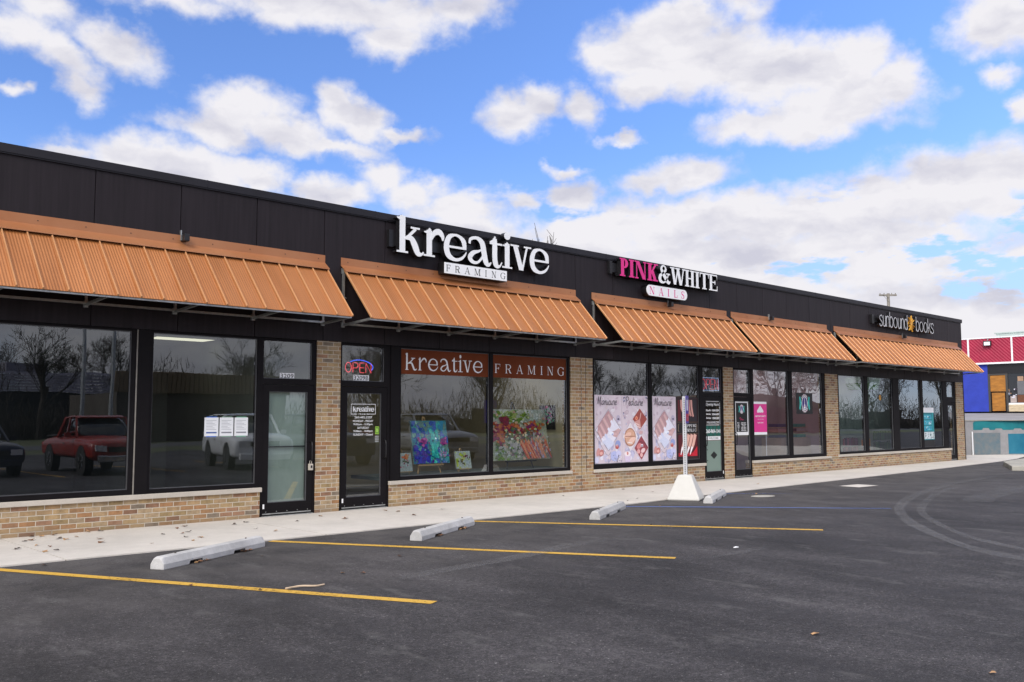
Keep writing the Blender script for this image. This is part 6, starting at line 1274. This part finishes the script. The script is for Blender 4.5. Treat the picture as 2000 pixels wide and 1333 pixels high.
for i, (x, y, h) in enumerate(((14.5, -29, 8.5), (17.2, -33, 9.0))):
    t = empty('lamp_post', ('slim grey light pole across the lot mirrored near the edge of the leftmost window', 'second grey light pole across the lot, farther from the shops')[i], 'lamp post', None, (x, y, 0))
    MB().tube([(x, y, 0), (x, y, h)], [.10, .07], 10).build('pole', M['galv'], t); MB().box(x-.9, x-.2, y-.15, y+.15, h-.05, h+.08).bar((x-.3, y, h), (x, y, h-.1), .06).build('lamp_head', M['galv'], t)

def wheel(x, y, r, w, side, parent):
    o = MB().tube([(x-w/2, y, r), (x-w/2+.02, y, r), (x+w/2-.02, y, r), (x+w/2, y, r)], [r*.93, r, r, r*.93], 22).build('tyre', M['rubber'], parent, smooth=False)
    xs = x+side*(w/2+.004); mb = MB().tube([(xs-side*.03, y, r), (xs, y, r)], [r*.64, r*.60], 18)
    mb.build('rim', M['chrome'], o); mb = MB()
    for k in range(6): a = math.pi*k/3; mb.bar((xs+side*.004, y+math.cos(a)*r*.14, r+math.sin(a)*r*.14), (xs+side*.004, y+math.cos(a)*r*.56, r+math.sin(a)*r*.56), .05, .012, up=(1, 0, 0))
    mb.build('spokes', M['black'], o)
def loft(secs, m, name, parent, smooth=True, bevel=0):
    mb = MB(); n = len(secs[0]); vs = [p for s_ in secs for p in s_]; fs = [tuple(range(n))[::-1], tuple(range((len(secs)-1)*n, len(secs)*n))]
    for j in range(len(secs)-1):
        for i in range(n): fs.append((j*n+i, j*n+(i+1) % n, (j+1)*n+(i+1) % n, (j+1)*n+i))
    o = mb.add(vs, fs).build(name, m, parent, bevel=bevel)
    if smooth:
        for p in o.data.polygons: p.use_smooth = True
        md = o.modifiers.new('round', 'SUBSURF'); md.levels = 2; md.render_levels = 2
    return o
def car(kind, paint, label, x, y, rz, name):
    """nose towards +Y; front axle at the origin"""
    t = empty(name, label, 'pickup truck' if kind == 'pickup' else 'car', 'cars parked across the lot from the shops'); t['group'] = 'vehicles mirrored in the shop windows'
    P_ = {'pickup': dict(wb=3.05, w=.86, r=.36, nose=.82, tail=-4.15, belt=.98, hood=1.02, cab=(-.72, -1.15, -2.15, -2.45), roof=1.62, zb=.36),
          'suv': dict(wb=2.7, w=.93, r=.37, nose=.92, tail=-3.72, belt=1.02, hood=1.06, cab=(-.55, -1.25, -3.25, -3.62), roof=1.68, zb=.30),
          'sedan': dict(wb=2.75, w=.90, r=.33, nose=.95, tail=-3.75, belt=.92, hood=.93, cab=(-.65, -1.45, -2.75, -3.35), roof=1.44, zb=.24)}[kind]
    w, wb, zb, bt_ = P_['w'], P_['wb'], P_['zb'], P_['belt']
    def sec(yy, k, z0, zt, crown=.03): return [(-w*k*.93, yy, z0), (-w*k, yy, z0+.18), (-w*k, yy, zt-.16), (-w*k*.94, yy, zt-.03), (-w*k*.5, yy, zt+crown), (0, yy, zt+crown+.01), (w*k*.5, yy, zt+crown), (w*k*.94, yy, zt-.03), (w*k, yy, zt-.16), (w*k, yy, z0+.18), (w*k*.93, yy, z0)]
    h = P_['hood']; ca = P_['cab']
    ys = [(P_['nose'], .86, h-.20), (P_['nose']-.10, .95, h-.10), (P_['nose']-.4, 1, h-.03), (ca[0], 1, h+.02), (ca[0]-.3, 1, bt_+.03), (ca[2], 1, bt_+.03), (ca[3], 1, bt_+.03), (P_['tail']+.12, .98, bt_+.0), (P_['tail'], .93, bt_-.08)]
    b_ = loft([sec(a, k, zb+(.05 if i in (0, len(ys)-1) else 0), z) for i, (a, k, z) in enumerate(ys)], M[paint], 'body', t)
    def cs(yy, kb, kt, zt): return [(-w*kb, yy, bt_-.02), (-w*kt, yy, zt-.05), (-w*kt*.8, yy, zt), (w*kt*.8, yy, zt), (w*kt, yy, zt-.05), (w*kb, yy, bt_-.02)]
    rf = P_['roof']; loft([cs(ca[0], .90, .86, bt_+.02), cs(ca[1], .93, .76, rf-.03), cs((ca[1]+ca[2])/2, .93, .77, rf), cs(ca[2], .93, .76, rf-.03), cs(ca[3], .90, .84, bt_+.04)], M['carglass'], 'windows', b_)
    loft([[(-w*.70, a, z), (-w*.72, a, z-.035), (w*.72, a, z-.035), (w*.70, a, z)] for a, z in ((ca[1]+.10, rf-.02), (ca[1]-.2, rf+.02), (ca[2]+.15, rf+.02), (ca[2]-.12, rf-.02))], M[paint], 'roof_panel', b_, False)
    mb = MB()
    for sg in (-1, 1):
        mb.bar((sg*w*.90, ca[0], bt_), (sg*w*.765, ca[1], rf-.03), .06, .05); mb.bar((sg*w*.92, ca[3]+.02, bt_), (sg*w*.765, ca[2], rf-.03), .12, .06); mb.bar((sg*w*.935, (ca[1]+ca[2])/2, bt_), (sg*w*.785, (ca[1]+ca[2])/2, rf-.02), .07, .05)
    mb.build('pillars', M[paint], b_)
    ar = MB()
    for yy in (0, -wb):
        for sg in (-1, 1): ar.tube([(sg*(w-.20), yy, P_['r']+.02), (sg*(w+.003), yy, P_['r']+.02)], P_['r']*1.17, 20); wheel(sg*(w-.11), yy, P_['r'], .22, sg, t)
    ar.build('wheel_arches', M['rubber'], b_)
    nz = P_['nose']; MB().box(-w*.80, w*.80, nz-.06, nz+.10, zb+.02, zb+.20).build('front_bumper', M['chrome'] if kind == 'pickup' else M[paint], t, bevel=.02)
    MB().box(-w*.45, w*.45, nz-.04, nz+.015, h-.36, h-.22).build('grille', M['black'], t); MB().box(-w*.8, w*.8, P_['tail']-.08, P_['tail']+.05, zb+.02, zb+.2).build('rear_bumper', M['chrome'] if kind == 'pickup' else M[paint], t, bevel=.02)
    for sg in (-1, 1):
        MB().box(sg*w*.66-.15, sg*w*.66+.15, nz-.12, nz-.005, h-.36, h-.20).build('headlight', M['lens'], t); MB().box(sg*w*.82-.07, sg*w*.82+.07, P_['tail']-.012, P_['tail']+.08, bt_-.34, bt_-.12).build('tail_light', M['redlens'], t)
        MB().box(sg*(w+.10)-.08, sg*(w+.10)+.08, ca[0]-.30, ca[0]-.20, bt_+.02, bt_+.15).build('wing_mirror', M[paint], t)
        MB().box(sg*(w+.004)-.006, sg*(w+.004)+.006, -1.75, -1.58, bt_-.16, bt_-.13).build('door_handle', M['chrome'], t)
    if kind == 'pickup': MB().box(-w*.82, w*.82, P_['tail']+.1, ca[3]-.1, bt_+.032, bt_+.058).build('bed_liner', M['rubber'], b_)
    t.location = (x, y, 0); t.rotation_euler = (0, 0, rz); return t
car('pickup', 'redcar', 'faded red pickup truck, mirrored in the leftmost window', 10.0, -13.4, R(3), 'pickup_truck')
car('suv', 'whitecar', 'white car mirrored behind the three paper notices', 14.15, -12.9, R(14), 'parked_car')
car('suv', 'darkcar', 'dark sport utility car mirrored in the door with white opening hours', 17.5, -13.4, R(8), 'parked_car')
car('suv', 'greycar', 'silver grey car mirrored around the largest painting', 21.6, -12.8, R(12), 'parked_car')
car('sedan', 'darkcar', 'dark low car mirrored at the very left edge of the leftmost window', 7.1, -14.9, R(0), 'parked_car')
car('sedan', 'redcar', 'red low car in the second row, mirrored above the blue painting', 22.5, -24.0, R(80), 'parked_car')
for a, b in (((5.2, -21.5), (6.0, -13.5)), ((8.5, -19.5), (8.6, -13)), ((11.4, -19.5), (12, -13.2)), ((15.2, -19.5), (15.2, -13.2)), ((18.6, -19.5), (19.3, -13.2)), ((24, -19.5), (24.8, -13.2))): strip(sub(a, b, 5), .10, .004, M['yellow'], 'painted_bay_line', lot)

# ---------------------------------------------------------------- fallen leaves and litter
def leaf_mesh(seed):
    rnd = random.Random(seed); n = 9; c = []; 
    for k in range(n): a = 2*math.pi*k/n; r = (.5 if k % 2 else .30)*rnd.uniform(.75, 1.2); c.append((r*math.cos(a)*1.15, r*math.sin(a)*.8, .14*abs(math.cos(a+seed))*rnd.uniform(.3, 1.4)))
    me = bpy.data.meshes.new('fallen_leaf'); me.from_pydata([(0, 0, .03)]+c, [], [(0, 1+k, 1+(k+1) % n) for k in range(n)]); return me
lm = [leaf_mesh(s_) for s_ in range(5)]
lmat = [mat('dry_brown_leaf', (.16, .075, .035), .8, var=.35, vs=30), mat('dry_tan_leaf', (.36, .21, .10), .8, var=.3, vs=30), mat('dark_wet_leaf', (.05, .03, .02), .8, var=.3, vs=30)]
lms = []
for me in lm:
    for mm in lmat: q = me.copy(); q.materials.append(mm); lms.append(q)
rnd = random.Random(77)
def leaf(x, y, z, s_, lab, grp, k=None):
    o = bpy.data.objects.new('fallen_leaf', lms[rnd.randrange(15) if k is None else rnd.randrange(5)*3+k]); COL.objects.link(o); o.location = (x, y, z); o.scale = (s_, s_, s_); o.rotation_euler = (rnd.uniform(-.2, .2), rnd.uniform(-.2, .2), rnd.uniform(0, 6.3)); tag(o, lab, 'leaf', grp)
P1 = [(3.41, -1.2), (3.68, -.53), (3.79, -.44), (3.67, -1.04), (3.57, -1.65), (3.75, -1.24), (4.17, -.09), (4.08, -.53), (4.11, -.69), (4.3, -.52), (3.71, -1.62), (4.43, -.94), (4.33, -1.3), (4.73, -1.83), (5.2, -1.05), (5.3, -1.51), (5.21, -1.91), (5.81, -.36), (5.56, -1.02), (5.43, -1.12), (5.62, -.52), (5.43, -1.71), (6.67, -.49), (6.42, -.62), (5.4, -1.69), (6.37, -1.34), (6.44, -1.74), (7.9, -.53), (7.97, -1.11), (7.27, -.9), (9.02, -1.43), (9.96, -.99), (9.13, -.53), (9.18, -.81), (13.3, -.61), (15.42, -.35), (13.86, -1.98), (13.4, -2.13), (15.31, -1.21), (15.58, -2.03), (15.68, -2.13), (18.89, -1.47), (3.9, -.06), (3.5, -.08), (4.6, -.07), (4.0, -.12), (4.75, -.1)]
for x, y in P1: leaf(x, y, .02, rnd.uniform(.06, .115), 'dry curled leaf lying on the pale concrete pavement', 'fallen leaves on the pavement')
P2 = [(3.84, -4.82), (4.18, -5.48), (5.21, -5.22), (5.2, -3.64), (6.29, -4.71), (6.13, -9.74), (5.96, -10.96), (5.36, -5.36), (10.68, -4.75), (3.26, -2.64), (13.02, -3.15), (16.5, -2.9)]
for i, (x, y) in enumerate(P2): leaf(x, y, .008, rnd.uniform(.045, .075), 'dry leaf lying on the dark asphalt of the parking bays', 'fallen leaves on the asphalt', 1 if i in (5,) else None)
for (x0, y0), (x1, y1) in (((4.45, -3.56), (4.64, -3.46)), ((5.15, -3.19), (5.34, -3.09)), ((7.68, -3.62), (7.86, -3.53)), ((8.38, -3.26), (8.56, -3.17))):
    for k in range(6): f = rnd.random(); leaf(x0+(x1-x0)*f+.02, y0+(y1-y0)*f-.02*rnd.random(), .008, rnd.uniform(.055, .09), 'dry brown leaf caught under the edge of a wheel stop', 'leaves caught under the wheel stops', rnd.choice([0, 0, 2, 1]))
tag(MB().tube(catmull([(4.36, -5.60, .012), (4.50, -5.62, .02), (4.62, -5.68, .014), (4.72, -5.66, .012)], 4), .009, 6).build('bark_strip', mat('pale_bark', (.50, .38, .26), .8, var=.2, vs=20)), 'pale curled strip of bark lying on the nearest yellow line', 'bark')
tag(MB().tube([(9.52, -6.88, .002), (9.55, -6.89, .004), (9.59, -6.90, .002)], [.006, .011, .006], 7).build('paper_scrap', M['vinylw']), 'tiny white scrap on the asphalt beyond the yellow lines', 'litter')
